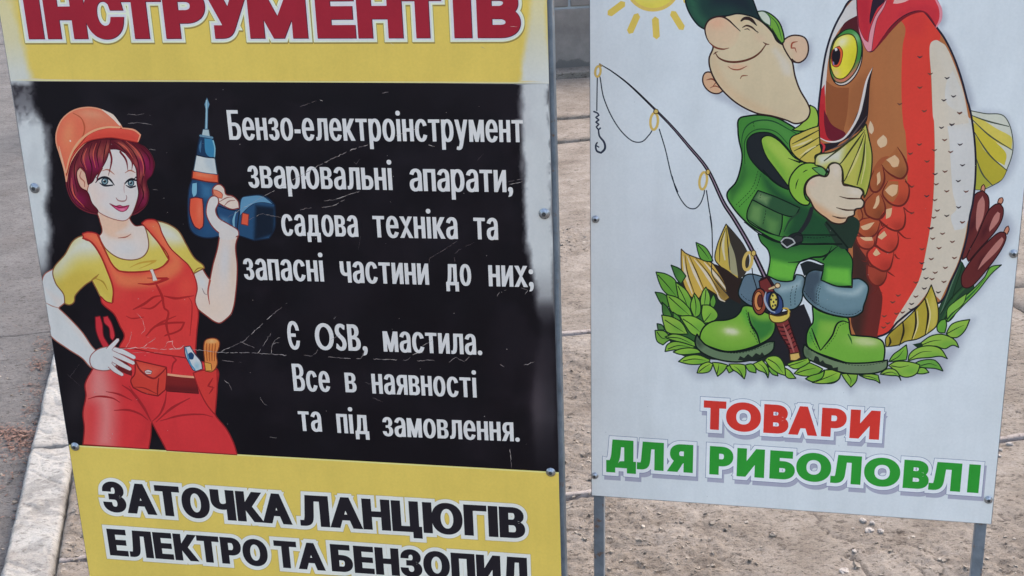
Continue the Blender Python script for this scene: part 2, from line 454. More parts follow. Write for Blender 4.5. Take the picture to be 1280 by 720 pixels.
# inner side of the halo is cooler than its rim
# ---- white condensed text
p1.part('body_lettering')
LINES = [("Бензо-електроінструмент", 285, 174.6, 654, 177.8, 27.8), ("зварювальні", 309.5, 234.6, 490.7, 237.6, 27.6), ("апарати,", 511.7, 238.6, 641, 240.3, 27.8),
    ("садова", 351.5, 294.3, 447.5, 296, 26.6), ("техніка", 466, 296.6, 572, 298.7, 27), ("та", 592, 299, 622.5, 299.8, 27.2),
    ("запасні", 304, 349.3, 405, 352, 26.4), ("частини", 425, 353, 536, 356, 26.6), ("до", 557, 356.4, 589, 357, 26.6), ("них;", 610.5, 357.8, 667, 359, 26.6),
    ("Є", 359.5, 436.4, 375, 437, 26.2), ("OSB,", 393.7, 437, 459, 439, 26.4), ("мастила.", 478.7, 439.4, 602.5, 443.6, 25.6),
    ("Все", 366, 488.5, 412.5, 489.6, 25.4), ("в", 431, 490.2, 445.5, 490.6, 24.6), ("наявності", 464.5, 491.8, 596, 497, 24.8),
    ("та", 373, 538.4, 402, 539.6, 24.6), ("під", 420.7, 541, 461, 543, 24), ("замовлення.", 478, 545, 649.5, 552, 23.8)]
lean = lambda x: .16 - .135 * x / 690                # plumb lines of this sign lean in the picture
for t, x0, y0, x1, y1, xh in LINES:
    x0 += lean(x0) * xh * .62; x1 += lean(x1) * xh * .4
    p1.part('word#%d' % int(x0 * 7 + y0))
    for g in word_px(S1, t, x0, y0, x1, y1, xh, 1.22, .12, gap=1.85): p1.raw(g, WHT, 'white_ink')
# ---- black bold text on the lower yellow field
def black_words(items):
    out = []
    for t, x0, y0, x1, y1, cap, sx in items: x0 += lean(x0) * cap * .4; x1 += lean(x1) * cap * .2; out += word_px(S1, t, x0, y0, x1, y1, cap, sx, 1.9, gap=1.6, ref=CAP)
    return out
rows = black_words([("ЗАТОЧКА", 129, 639.2, 364, 656, 37.5, 3.6), ("ЛАНЦЮГІВ", 374.6, 657, 656.7, 673.5, 38.5, 3.6),
    ("ЕЛЕКТРО", 136, 694, 335.7, 708.5, 33, 3.1), ("ТА", 343.7, 709, 405.8, 713.5, 33.5, 3.1), ("БЕНЗОПИЛ", 414, 714, 659.5, 731.5, 34, 3.2)])
letters(p1, rows, 4.6, (205, 212, 214), (30, 28, 36), 'chain_lettering', line=(.8, (176, 160, 92)))

# ---- the woman worker
A = Z(40, 110, 4); B = Z(40, 260, 4); Cz = Z(40, 410, 4)
p1.part('worker_figure')
SK, SKS, LN = (214, 208, 208), (226, 184, 160), (122, 48, 44)
RED, RDK, ORG, ORL = (214, 56, 56), (150, 34, 38), (224, 102, 80), (238, 150, 112)
YS = (208, 188, 86)
# thin pale contour of the whole figure
# hair behind
p1.fill(A([(225, 310), (300, 258), (420, 248), (500, 268), (570, 302), (610, 372), (600, 430), (572, 468), (583, 530), (566, 590), (500, 634), (420, 610), (330, 630), (255, 610), (203, 565), (176, 500), (170, 430), (188, 360)]), (60, 12, 28), 'hair', .9, (96, 30, 44))
# neck and chest
p1.fill(B([(328, 0), (338, 60), (350, 120), (322, 150), (360, 205), (420, 250), (500, 266), (560, 245), (586, 200), (580, 140), (560, 90), (515, 88), (485, 40), (500, -10), (420, -60)]), (222, 206, 200), 'neck', .7, LN)
p1.spoly(B([(335, 0), (345, 100), (400, 150), (500, 150), (495, 130), (420, 128), (480, 85), (470, 40), (400, 20), (350, -20)]), (226, 176, 150), .8, 4, 'neck')
p1.blob(*B([(470, 205)])[0], 22, 13, (203, 208, 218), .8, 0, 'neck')
p1.line(B([(430, 150), (470, 145), (495, 130)]), [.4, 1, .4], (150, 80, 70))
# left arm
p1.fill(B([(105, 305), (62, 333), (50, 380), (64, 500), (90, 600), (92, 638), (180, 705), (250, 750), (300, 800), (370, 808), (400, 740), (320, 712), (250, 620), (190, 555), (132, 500), (168, 468), (190, 420), (150, 350)]), (203, 212, 222), 'arm', .8, (150, 90, 80))
p1.spoly(B([(60, 400), (110, 470), (140, 520), (280, 690), (320, 715), (200, 560), (140, 500), (165, 465)]), (222, 205, 200), .5, 4, 'arm')
p1.line(B([(62, 470), (100, 490), (135, 500)]), [.3, .9, .5], (170, 130, 120))
# right arm (raised)
p1.fill(B([(815, 320), (850, 300), (878, 345), (890, 358), (905, 285), (928, 200), (942, 110), (985, 100), (1035, 128), (1018, 190), (1026, 290), (1020, 410), (1000, 520), (962, 562), (932, 575), (880, 545), (815, 485), (800, 400)]), (222, 202, 192), 'arm2', .9, LN)
p1.blob(*B([(965, 260)])[0], 9, 32, (208, 210, 220), .9, 3, 'arm2'); p1.blob(*B([(850, 370)])[0], 8, 14, (205, 212, 222), .9, -20, 'arm2')
p1.blob(*B([(1005, 330)])[0], 5, 30, (218, 196, 178), .7, 0, 'arm2'); p1.blob(*B([(905, 500)])[0], 14, 12, (226, 200, 184), .7, 0, 'arm2')
p1.line(B([(890, 360), (880, 420), (888, 482)]), [1.6, 1.2, .4], (160, 70, 60))
p1.line(B([(850, 400), (865, 430), (880, 432)]), [.3, .8, .3], (150, 130, 130))
# yellow t-shirt
p1.fill(B([(250, 140), (205, 165), (165, 232), (106, 308), (118, 375), (158, 432), (164, 478), (188, 484), (210, 470), (216, 438), (262, 388), (300, 362), (320, 400), (348, 450), (420, 500), (640, 470), (720, 380), (815, 325), (862, 300), (855, 285), (812, 250), (770, 180), (735, 118), (690, 85), (640, 68), (600, 66), (560, 80), (578, 140), (582, 200), (555, 243), (500, 260), (430, 248), (370, 205), (325, 145)]), YS, 'shirt', .9, (120, 80, 50))
p1.spoly(B([(240, 130), (150, 230), (90, 330), (130, 330), (220, 250), (330, 230), (345, 200), (300, 140)]), (206, 216, 214), .95, 16, 'shirt')
p1.spoly(B([(560, 60), (640, 60), (720, 100), (770, 170), (720, 180), (640, 170), (600, 180), (580, 120)]), (206, 214, 210), .95, 12, 'shirt')
p1.spoly(B([(130, 380), (200, 330), (300, 320), (380, 400), (400, 470), (300, 360), (210, 470), (170, 480)]), (190, 158, 62), .45, 8, 'shirt')
p1.line(B([(490, 297), (540, 275), (622, 263), (580, 285), (535, 303)]), [.4, 1.3, 1.6, 1, .4], (190, 150, 60))
p1.line(B([(300, 360), (320, 345), (335, 330)]), [1.2, 1.6, .4], (150, 110, 50)); p1.line(B([(318, 352), (355, 370), (378, 410)]), [.5, 1.2, .4], (165, 130, 50))
p1.line(B([(808, 325), (830, 302), (860, 300)]), [.6, 1, .6], (150, 110, 50))
# pliers in the back pocket
p1.fill(B([(316, 545), (340, 540), (352, 580), (358, 640), (385, 690), (380, 712), (358, 700), (322, 620)]), (190, 44, 56), 'pliers', .7, (100, 20, 30))
p1.fill(B([(356, 545), (378, 540), (400, 580), (414, 640), (404, 662), (392, 650), (385, 600), (362, 575)]), (198, 48, 60), 'pliers', .7, (100, 20, 30))
# dungarees: bib and trousers
cut = lambda x: 0
p1.fill(B([(252, 128), (282, 120), (328, 132), (346, 168), (372, 225), (402, 282), (442, 316), (505, 322), (592, 314), (652, 293), (684, 258), (668, 215), (636, 178), (592, 125), (548, 76), (575, 58), (624, 66), (652, 130), (692, 200), (744, 250), (784, 288), (812, 340), (826, 400), (816, 465), (832, 520), (824, 620), (818, 720), (822, 790), (640, 840), (440, 800), (436, 700), (462, 640), (440, 590), (410, 530), (352, 478), (342, 440), (372, 468), (400, 476), (405, 400), (372, 305), (340, 230), (300, 172), (262, 155)]), RED, 'bib', .9, (138, 30, 34))
p1.spoly(B([(250, 130), (330, 130), (380, 230), (440, 318), (600, 320), (690, 260), (600, 120), (550, 75), (640, 60), (700, 200), (750, 260), (740, 320), (640, 380), (520, 400), (430, 390), (380, 300), (330, 200)]), (228, 112, 76), .9, 7, 'bib')
p1.blob(*B([(770, 390)])[0], 12, 18, (232, 86, 66), .5, 0, 'bib'); p1.blob(*B([(420, 430)])[0], 14, 10, (215, 70, 62), .6, 0, 'bib')
for L, w in (([(615, 370), (650, 440), (662, 500), (682, 520), (672, 580), (690, 660)], [1.2, 2.0, 1.4, 1.9, 1]), ([(505, 508), (560, 480), (610, 445), (655, 438)], [.6, 2, 1.6, .6]), ([(660, 440), (720, 452), (770, 445), (810, 438)], [.8, 2, 1.4, .5]),
             ([(545, 500), (600, 500), (660, 450)], [.5, 1.6, .6]), ([(570, 640), (620, 590), (690, 575), (762, 572), (740, 610), (660, 640), (690, 625)], [.8, 1.8, 1.6, 1.4, 1.4, .5]), ([(590, 610), (640, 575), (720, 540)], [.5, 1.5, .5]),
             ([(470, 540), (500, 552), (560, 545)], [.4, 1.2, .4]), ([(530, 378), (600, 380), (682, 352), (640, 352), (575, 350)], [.6, 1.8, 2.2, 1.6, .4]), ([(780, 440), (800, 480), (790, 640)], [.4, 1, .4])):
    p1.line(B(L), w, (160, 36, 38), 'crease')
p1.line(B([(252, 150), (295, 170), (340, 232), (373, 306), (405, 400), (404, 472)]), 1.3, (150, 40, 36)); p1.line(B([(328, 135), (372, 226), (402, 283), (442, 316), (590, 314), (652, 293), (684, 258), (636, 178), (592, 125)]), 1.2, (150, 44, 34))
p1.fill(B([(588, 308), (604, 305), (614, 330), (628, 362), (604, 366), (600, 335)]), (216, 210, 206), 'zip', .4, (150, 90, 80))
# trousers
leg_base = [(255, 583), (262, 500), (255, 425), (270, 340), (266, 280), (300, 212), (340, 150), (440, 100), (640, 130), (815, 160), (925, 205), (926, 290), (918, 400), (915, 432), (972, 505), (1008, 575), (1026, 634), (673, 612), (598, 470), (594, 540), (583, 605)]
LBK = {0, 15, 16, 17, 19, 20}
p1.fill(Cz([(x, y, 1) if i in (0, 16, 17, 18, 20) else (x, y) for i, (x, y) in enumerate(leg_base)]), (210, 50, 56), 'trousers', .9, (130, 30, 34))
p1.spoly(Cz([(290, 190), (375, 190), (410, 360), (405, 600), (320, 600), (330, 400), (280, 330)]), (226, 176, 172), .62, 16, 'trousers')
p1.spoly(Cz([(250, 240), (285, 240), (290, 600), (250, 600)]), (214, 96, 88), .5, 8, 'trousers')
p1.spoly(Cz([(480, 290), (590, 400), (600, 470), (560, 590), (500, 590), (560, 480), (520, 380)]), (176, 40, 48), .45, 8, 'trousers')
for L, w in (([(450, 285), (500, 320), (560, 400), (596, 468)], [.5, 2, 2, .6]), ([(485, 290), (520, 340), (575, 430), (596, 468)], [.4, 1.4, .5]), ([(280, 355), (330, 342), (400, 350), (440, 372)], [.5, 1.6, .5]), ([(370, 318), (430, 330), (500, 362)], [.4, 1.5, .5]),
             ([(410, 412), (480, 410), (540, 430), (580, 460)], [.4, 1.7, 1.4, .5]), ([(600, 468), (640, 430), (665, 370), (672, 320)], [.5, 1.8, .6]), ([(620, 470), (700, 400), (790, 350)], [.5, 2, .5]), ([(640, 465), (740, 438), (850, 432), (905, 445)], [.4, 1.6, 1.4, .4]),
             ([(500, 240), (498, 270), (506, 300)], [.8, 1.4, .5]), ([(700, 140), (722, 160), (705, 180), (698, 225)], [.8, 1.4, 1.2, .6])):
    p1.line(Cz(L), w, (150, 34, 40), 'crease')
# belt, pouch, pocket, tools
p1.fill(Cz([(672, 232), (812, 245), (834, 328), (672, 316)]), (112, 30, 32), 'belt', .6, (70, 20, 24)); p1.line(Cz([(676, 232), (740, 240), (812, 246)]), 1.6, (224, 150, 120))
p1.spoly(Cz([(676, 290), (830, 300), (832, 325), (674, 314)]), (70, 18, 26), .6, 4, 'belt')
p1.fill(Cz([(405, 150), (470, 170), (500, 215), (498, 240), (440, 215), (395, 180)]), (96, 26, 32), 'gap')
p1.fill(Cz([(515, 160, 1), (600, 180), (672, 196, 1), (674, 240), (668, 308, 1), (630, 340, 1), (560, 325), (506, 298, 1), (494, 262), (514, 230)]), (196, 58, 50), 'pouch', .9, (110, 26, 30))
p1.spoly(Cz([(530, 175), (640, 200), (600, 240), (540, 220)]), (214, 80, 66), .8, 5, 'pouch')
p1.line(Cz([(516, 165), (545, 215), (605, 252), (640, 232), (670, 200)]), [1, 1.3, 1.3, .8], (120, 30, 32)); p1.line(Cz([(634, 250), (628, 300), (628, 338)]), [.6, 1.2, .8], (120, 30, 32)); p1.line(Cz([(510, 295), (560, 300), (625, 330)]), [.4, 1, .4], (130, 34, 34))
p1.fill(Cz([(562, 216), (580, 208), (600, 216), (596, 230), (570, 230)]), (205, 196, 200), 'snap', .5, (130, 60, 60)); p1.line(Cz([(570, 220), (592, 222)]), .8, (150, 90, 90))
p1.fill(Cz([(762, 95), (790, 90), (815, 130), (846, 170), (852, 205), (812, 214), (788, 180), (768, 140)]), (196, 208, 222), 'wrench', .8, (60, 50, 70))
p1.fill(Cz([(782, 128), (796, 120), (810, 134), (806, 156), (792, 158), (780, 144)]), (30, 60, 100), 'w2'); p1.blob(*Cz([(825, 190)])[0], 4, 5, (120, 170, 200), .8, 0, 'wrench'); p1.line(Cz([(768, 100), (790, 175), (815, 210)]), [1, 1.4, 1], (70, 130, 175))
p1.fill(Cz([(806, 225), (850, 212), (925, 208), (926, 290), (915, 434), (872, 380), (832, 300)]), (204, 54, 52), 'pocket', .9, (140, 30, 34)); p1.line(Cz([(905, 250), (880, 290), (912, 300)]), [.5, 1.4, .5], (150, 34, 38)); p1.line(Cz([(885, 330), (905, 300), (900, 290)]), [.4, 1.2, .4], (150, 34, 38))
p1.fill(Cz([(864, 66), (880, 54), (915, 52), (936, 68), (934, 100), (922, 132), (926, 180), (902, 218), (868, 216), (862, 150), (858, 100)]), (214, 124, 66), 'handle', .7, (110, 50, 30))
for k in range(4): p1.line(Cz([(873 + k * 15, 78), (872 + k * 14, 120), (876 + k * 12, 165)]), [.5, 1.1, .6], (160, 78, 40))
p1.blob(*Cz([(898, 66)])[0], 7, 3, (240, 190, 130), .8, 0, 'handle'); p1.fill(Cz([(862, 170), (895, 178), (900, 214), (868, 214)]), (214, 150, 70), 'handle2', .5, (110, 50, 30))
# left hand on the hip
p1.fill(Cz([(312, 118), (345, 100), (400, 92), (440, 105), (425, 180), (400, 205), (350, 213), (300, 195), (290, 150)]), (200, 210, 222), 'hand', .8, (140, 80, 80))
for L, w in (([(395, 105), (450, 118), (512, 148)], [6, 5.5, 4.2]), ([(398, 125), (450, 148), (508, 176)], [6, 5.5, 4]), ([(392, 150), (440, 178), (492, 206)], [6, 5.5, 3.8]), ([(380, 175), (415, 210), (452, 234)], [6, 5.2, 3.4]), ([(380, 112), (402, 88), (430, 58)], [6, 5, 3.6])):
    p1.line(Cz(L), [a + 1.4 for a in w], (136, 70, 74)); p1.line(Cz(L), w, (208, 212, 222), 'hand')
p1.fill(Cz([(315, 122), (350, 106), (398, 104), (405, 150), (385, 190), (345, 205), (305, 188)]), (202, 211, 222), 'hand')
# face
p1.fill(A([(240, 396), (224, 420), (228, 462), (245, 498), (278, 516), (288, 490), (270, 430)]), (216, 170, 150), 'ear', .8, LN); p1.line(A([(246, 415), (240, 445), (262, 470), (262, 495)]), [.5, 1.1, .5], (170, 100, 85))
p1.fill(A([(385, 300), (340, 380), (290, 470), (277, 520), (296, 570), (328, 615), (372, 642), (425, 660), (468, 662), (498, 632), (520, 580), (532, 530), (530, 480), (524, 400), (505, 340), (450, 295)]), (212, 209, 214), 'face', .7, (150, 90, 80))
p1.spoly(A([(280, 500), (300, 575), (330, 615), (420, 655), (400, 630), (345, 580), (330, 500), (310, 460)]), (224, 200, 190), .7, 6, 'face')
p1.blob(*A([(395, 430)])[0], 10, 7, (226, 205, 198), .6, 0, 'face'); p1.blob(*A([(500, 425)])[0], 5, 7, (222, 196, 190), .6, 0, 'face'); p1.blob(*A([(350, 540)])[0], 8, 8, (226, 202, 200), .6, 0, 'face')
p1.line(A([(350, 415), (378, 408), (412, 432)]), [.4, 1.2, .5], (170, 112, 96)); p1.line(A([(465, 425), (490, 412), (518, 424)]), [.4, 1.2, .5], (170, 112, 96))
for ex in (0, 1):
    if ex == 0:
        p1.fill(A([(334, 466), (350, 450), (374, 448), (404, 478), (385, 488), (352, 484)]), (214, 220, 228), 'eye'); c0 = A([(364, 467)])[0]; r = 4.0
        lash = [(318, 474), (334, 455), (362, 446), (388, 456), (412, 486)]; low = [(338, 474), (360, 488), (404, 486)]; fl = [(318, 446), (336, 458)]
    else:
        p1.fill(A([(466, 478), (482, 462), (504, 458), (524, 470), (516, 490), (490, 494)]), (214, 220, 228), 'eye'); c0 = A([(495, 475)])[0]; r = 3.7
        lash = [(462, 482), (478, 464), (500, 455), (522, 462), (534, 450)]; low = [(470, 486), (492, 497), (518, 490)]; fl = [(508, 456), (522, 445)]
    ci = [(c0[0] + r * math.cos(t), c0[1] + r * math.sin(t)) for t in np.linspace(0, 2 * math.pi, 14)[:-1]]
    p1.fill(ci, (92, 124, 140), 'iris', .7, (30, 45, 60)); p1.blob(c0[0] + 1, c0[1] + 1.3, 1.6, 1.4, (150, 180, 190), .8, 0, 'iris')
    p1.fill([(c0[0] + (x - c0[0]) * .42, c0[1] + (y - c0[1]) * .42) for x, y in ci], (20, 24, 34), 'pupil'); p1.fill([(c0[0] - 1.3 + .8 * math.cos(t), c0[1] - 1.4 + .8 * math.sin(t)) for t in np.linspace(0, 6.28, 8)[:-1]], (235, 240, 245), 'glint')
    p1.line(A(lash), [1.0, 2.4, 2.9, 2.4, .9], (20, 20, 30)); p1.line(A(low), [.6, 1.5, 1.1], (40, 40, 50)); p1.line(A(fl), [.4, 1.1], (24, 24, 34))
p1.line(A([(462, 470), (460, 505), (462, 525)]), [.3, .8, .4], (190, 160, 158)); p1.line(A([(420, 548), (428, 560), (448, 566), (468, 562), (474, 545), (470, 535)]), [.5, 1, 1.1, .8, .4], (150, 110, 112))
p1.fill(A([(388, 578), (420, 590), (440, 586), (454, 592), (486, 586), (474, 608), (452, 618), (428, 610)]), (196, 70, 118), 'lips', .6, (120, 30, 60)); p1.line(A([(390, 579), (425, 594), (455, 597), (486, 587)]), [.5, 1, .5], (120, 24, 56)); p1.blob(*A([(452, 608)])[0], 4, 1.5, (236, 150, 180), .8, 0, 'lips')
# hair in front
p1.fill(A([(388, 306), (400, 256), (330, 258), (270, 280), (225, 318), (195, 365), (175, 430), (180, 500), (205, 562), (255, 605), (328, 628), (330, 612), (300, 575), (278, 520), (245, 500), (228, 465), (224, 420), (240, 396), (258, 402), (270, 440), (280, 484), (302, 470), (318, 442), (350, 400), (374, 355)]), (78, 16, 32), 'hairf', .6, (60, 14, 26))
p1.fill(A([(388, 306), (392, 258), (470, 256), (545, 284), (592, 330), (610, 380), (602, 430), (572, 470), (583, 530), (566, 588), (500, 634), (522, 580), (532, 525), (524, 470), (520, 405), (502, 372), (470, 330), (430, 308)]), (78, 16, 32), 'hairf', .6, (60, 14, 26))
for L in ([(386, 306), (398, 360), (382, 438)], [(440, 318), (470, 360), (480, 415)], [(470, 326), (500, 370), (499, 412)], [(350, 400), (330, 440), (322, 470)]): p1.line(A(L), [1.6, 1.4, .3], (104, 30, 40))
for (x, y, rx, ry, an) in ((255, 350, 5, 13, 12), (292, 340, 4, 14, 14), (335, 330, 4, 15, 16), (352, 350, 3, 12, 20), (375, 300, 3, 9, 10), (455, 290, 10, 4, 35), (515, 320, 12, 4, 48), (545, 345, 10, 4, 55), (520, 375, 10, 3.5, 62), (212, 420, 3, 14, 12), (205, 510, 4, 12, -18), (545, 430, 3, 12, 8), (560, 520, 3, 12, -4)):
    p1.blob(*A([(x, y)])[0], rx, ry, (222, 120, 90), .55, an, ['hairf', 'hair'])
for (x, y, rx, ry, an, a) in ((290, 380, 12, 12, 0, .75), (330, 385, 8, 9, 0, .6), (565, 375, 10, 13, 0, .8), (205, 470, 6, 14, 0, .5), (235, 560, 12, 10, 30, .7), (555, 560, 8, 12, 0, .6), (590, 420, 6, 10, 0, .5)):
    p1.blob(*A([(x, y)])[0], rx, ry, (128, 22, 78), a, an, ['hairf', 'hair'])
for L in ([(235, 330), (215, 380), (212, 440), (228, 520)], [(262, 300), (245, 360), (262, 400)], [(300, 275), (285, 330), (300, 400), (290, 470)], [(345, 262), (325, 330), (335, 400)], [(375, 262), (362, 320), (355, 380)], [(410, 270), (440, 290), (480, 330)], [(450, 264), (500, 310), (530, 370), (540, 450)], [(500, 275), (545, 330), (565, 400), (550, 470), (560, 560)], [(545, 300), (585, 350), (590, 410)], [(205, 480), (225, 560), (290, 612)], [(190, 420), (190, 500), (220, 570)], [(540, 480), (558, 530), (530, 600)]):
    p1.line(A(L), [.4, 1.0, .4], (58, 12, 26), 'strand')
for L in ([(275, 300), (258, 350), (272, 410)], [(322, 275), (306, 330), (318, 400)], [(470, 266), (520, 310), (552, 370), (560, 440)], [(198, 450), (208, 530), (262, 596)], [(430, 272), (470, 300), (505, 350)]): p1.line(A(L), [.3, .9, .3], (200, 84, 72), 'strand')
# helmet
p1.fill(A([(172, 468), (160, 405), (138, 330), (121, 270), (124, 215), (152, 155), (205, 113), (272, 97), (340, 106), (400, 140), (438, 178), (452, 200), (400, 215), (300, 250), (240, 300), (196, 365), (180, 415)]), ORG, 'helmet', .9, (226, 150, 120))
p1.spoly(A([(205, 125), (270, 100), (400, 140), (440, 190), (330, 200), (265, 225), (262, 190), (240, 150)]), (214, 118, 92), .8, 6, 'helmet'); p1.blob(*A([(180, 230)])[0], 9, 22, (240, 140, 100), .7, 10, 'helmet'); p1.blob(*A([(215, 320)])[0], 10, 20, (236, 128, 92), .6, 20, 'helmet'); p1.blob(*A([(300, 130)])[0], 18, 6, (220, 150, 120), .6, 8, 'helmet')
p1.line(A([(205, 125), (245, 150), (262, 190), (258, 230), (235, 275)]), [.5, 1.2, .5], (176, 80, 56)); p1.line(A([(350, 108), (400, 140), (440, 185)]), [1, 4.5, 2.5], (226, 205, 190)); p1.line(A([(135, 290), (150, 360), (168, 420)]), [.4, 1.6, .6], (228, 170, 140))
p1.fill(A([(252, 268), (280, 235), (330, 210), (400, 198), (460, 203), (510, 212), (540, 232), (540, 248), (528, 272), (480, 262), (400, 248), (340, 252), (280, 266), (236, 300), (200, 350), (180, 410), (172, 440), (176, 400), (195, 340)]), (216, 76, 64), 'brim', .7, (150, 40, 36))
p1.line(A([(170, 425), (190, 345), (235, 268), (300, 218), (370, 197), (440, 197)]), [.8, 1.6, 1.6, 1.2], (240, 160, 122)); p1.line(A([(450, 200), (510, 210), (542, 234), (530, 268)]), [.8, 1.3, .7], (240, 150, 120)); p1.spoly(A([(262, 262), (350, 225), (500, 235), (530, 262), (470, 258), (340, 250)]), (196, 56, 48), .5, 4, 'brim')
p1.fill([(*A([(192, 266)])[0],)] if False else A([(187, 262), (193, 260), (196, 267), (190, 270)]), (240, 220, 205), 'chip')

# ---- the cordless drill
p1.part('drill_figure')
NV, BL, BL2 = (34, 60, 92), (44, 92, 132), (96, 150, 188)
p1.fill(A([(785, 505), (800, 458), (870, 462), (936, 480), (950, 520), (1000, 590), (1040, 600), (1032, 740), (1000, 745), (938, 742), (900, 749), (858, 748), (812, 730), (788, 695), (779, 610)]), (30, 62, 100), 'dbody', .9, (22, 34, 56))
p1.spoly(A([(845, 475), (900, 490), (900, 560), (850, 545)]), (56, 110, 156), .8, 6, 'dbody'); p1.fill(A([(802, 478), (824, 474), (822, 530), (808, 545), (800, 520)]), (110, 170, 206), 'dhl')
p1.spoly(A([(855, 600), (900, 640), (960, 740), (840, 750)]), (38, 78, 120), .7, 8, 'dbody')
p1.fill(A([(790, 552), (820, 546), (853, 553), (857, 600), (856, 690), (838, 708), (812, 692), (788, 625)]), (222, 82, 60), 'grip', .9, (60, 30, 50)); p1.blob(*A([(838, 620)])[0], 4, 18, (236, 110, 84), .8, 0, 'grip')
p1.fill(A([(803, 415), (865, 420), (930, 434), (932, 474), (870, 468), (800, 452)]), (222, 88, 60), 'band', .9, (90, 30, 30)); p1.spoly(A([(820, 425), (900, 435), (900, 448), (820, 440)]), (240, 130, 96), .8, 3, 'band')
p1.fill(A([(822, 336), (870, 342), (914, 352), (926, 432), (866, 425), (808, 414)]), (196, 210, 218), 'cone', .6, (60, 80, 100)); p1.spoly(A([(860, 345), (905, 352), (918, 428), (875, 390)]), (170, 190, 208), .8, 4, 'cone')
p1.fill(A([(838, 240), (870, 246), (902, 250), (916, 295), (916, 350), (870, 346), (822, 335), (828, 290)]), (26, 52, 84), 'chuck', .8, (16, 26, 44)); p1.fill(A([(862, 252), (900, 256), (912, 300), (908, 344), (888, 344), (868, 322)]), (50, 118, 164), 'chuck2'); p1.line(A([(905, 262), (914, 300), (912, 345)]), .9, (120, 180, 210)); p1.line(A([(846, 262), (840, 300), (842, 322)]), [.4, 2, .5], (56, 100, 140))
p1.fill(A([(855, 206), (884, 208), (890, 244), (848, 238)]), (160, 186, 200), 'collar', .5, (50, 70, 90)); p1.line(A([(840, 238), (872, 243), (903, 249)]), 1.6, (90, 130, 160))
p1.fill(A([(875, 47, 1), (888, 82, 1), (880, 104, 1), (878, 207), (864, 206), (868, 104, 1), (862, 82, 1)]), (96, 140, 172), 'bit', .3, (40, 60, 84)); p1.line(A([(872, 60), (872, 200)]), .7, (150, 190, 210))
p1.fill(A([(1042, 556, 1), (1075, 540, 1), (1150, 536), (1192, 558), (1214, 584, 1), (1217, 640), (1214, 700), (1186, 752, 1), (1112, 763, 1), (1028, 736, 1), (1026, 640)]), (34, 70, 108), 'batt', .9, (18, 30, 50))
p1.fill(A([(1048, 552), (1080, 541), (1150, 540), (1208, 582), (1150, 572), (1100, 584), (1038, 640)]), (86, 136, 178), 'batt2', .5, (24, 44, 70)); p1.spoly(A([(1118, 586, 1), (1214, 596, 1), (1210, 730, 1), (1110, 764, 1)]), (14, 24, 40), .95, 3, 'batt')
p1.fill(A([(920, 585), (975, 605), (1036, 618), (1024, 720), (985, 700), (935, 650)]), (32, 66, 106), 'hnd', .8, (18, 30, 50)); p1.line(A([(1020, 618), (1008, 660), (1012, 712)]), [1, 3, 1.5], (110, 165, 200)); p1.spoly(A([(940, 640), (985, 655), (985, 690), (950, 660)]), (84, 130, 170), .7, 4, 'hnd')
p1.fill(A([(1052, 624), (1084, 632), (1080, 688), (1046, 680)]), (220, 84, 62), 'lab', .6, (110, 40, 40))
p1.part('worker_figure')
p1.fill(A([(902, 512), (912, 492), (936, 482), (960, 500), (970, 532), (1002, 540), (1030, 566), (1036, 600), (1000, 606), (960, 590), (932, 572), (922, 548), (908, 540)]), (220, 204, 194), 'fing', .8, LN)
p1.fill(A([(904, 508), (925, 512), (952, 530), (950, 552), (930, 548), (910, 532)]), (222, 120, 96), 'nail', .5, (150, 60, 50)); p1.line(A([(935, 570), (975, 548), (1004, 545)]), [.4, 1, .4], (150, 100, 95)); p1.line(A([(960, 590), (985, 566), (1015, 562)]), [.4, 1, .4], (150, 100, 95))
p1.fill(A([(885, 556), (905, 540), (928, 548), (932, 575), (918, 612), (934, 650), (985, 682), (1030, 712), (1034, 738), (990, 752), (940, 728), (900, 690), (874, 640), (872, 600)]), (210, 209, 214), 'thumb', .8, LN)
p1.fill(B([(936, 120), (945, 100), (985, 110), (1020, 130), (1016, 150), (975, 160), (940, 150)]), (213, 209, 211), 'wrist')
# ---- scratches
p1.part(None)
SCR = (196, 192, 196)
def scratch(f, pts, w=.8, c=SCR):
    L = np.array([q[:2] for q in f(pts)]); d = np.r_[0, np.cumsum(np.linalg.norm(np.diff(L, axis=0), axis=1))]; t = np.arange(0, d[-1], 2.2)
    Q = np.stack([np.interp(t, d, L[:, 0]), np.interp(t, d, L[:, 1])], 1) + rng.normal(0, .28, (len(t), 2)); i = 0
    while i < len(Q) - 1:
        j = min(len(Q), i + int(rng.integers(3, 9))); dim = rng.uniform(.35, 1); cc = tuple(np.array(c) * dim + np.array((120, 90, 95) if c[0] - c[1] > 25 else (60, 54, 62)) * (1 - dim))
        if j - i > 1: p1.raw([ribbon(Q[i:j], [w * .25, w * rng.uniform(.5, 1.0), w * rng.uniform(.3, .8), w * .2])], cc, 'scratch')
        i = j - 1 if rng.random() < .7 else j + int(rng.integers(0, 3))
G1 = Z(380, 130, 4); G2 = Z(380, 280, 4); G3 = Z(380, 450, 4); EE = Z(320, 0, 3.366)
for L in ([(475, 130), (520, 136), (560, 128), (598, 140)], [(480, 178), (530, 172), (602, 184)], [(585, 306), (620, 310)], [(604, 508), (638, 510)], [(940, 670), (1040, 610), (1160, 540), (1280, 480)], [(1080, 660), (1150, 628), (1250, 650)]): scratch(A, L, .6)
scratch(Cz, [(430, 105), (470, 102), (560, 98), (640, 106), (740, 104), (765, 82)], 1.1, (226, 200, 200))
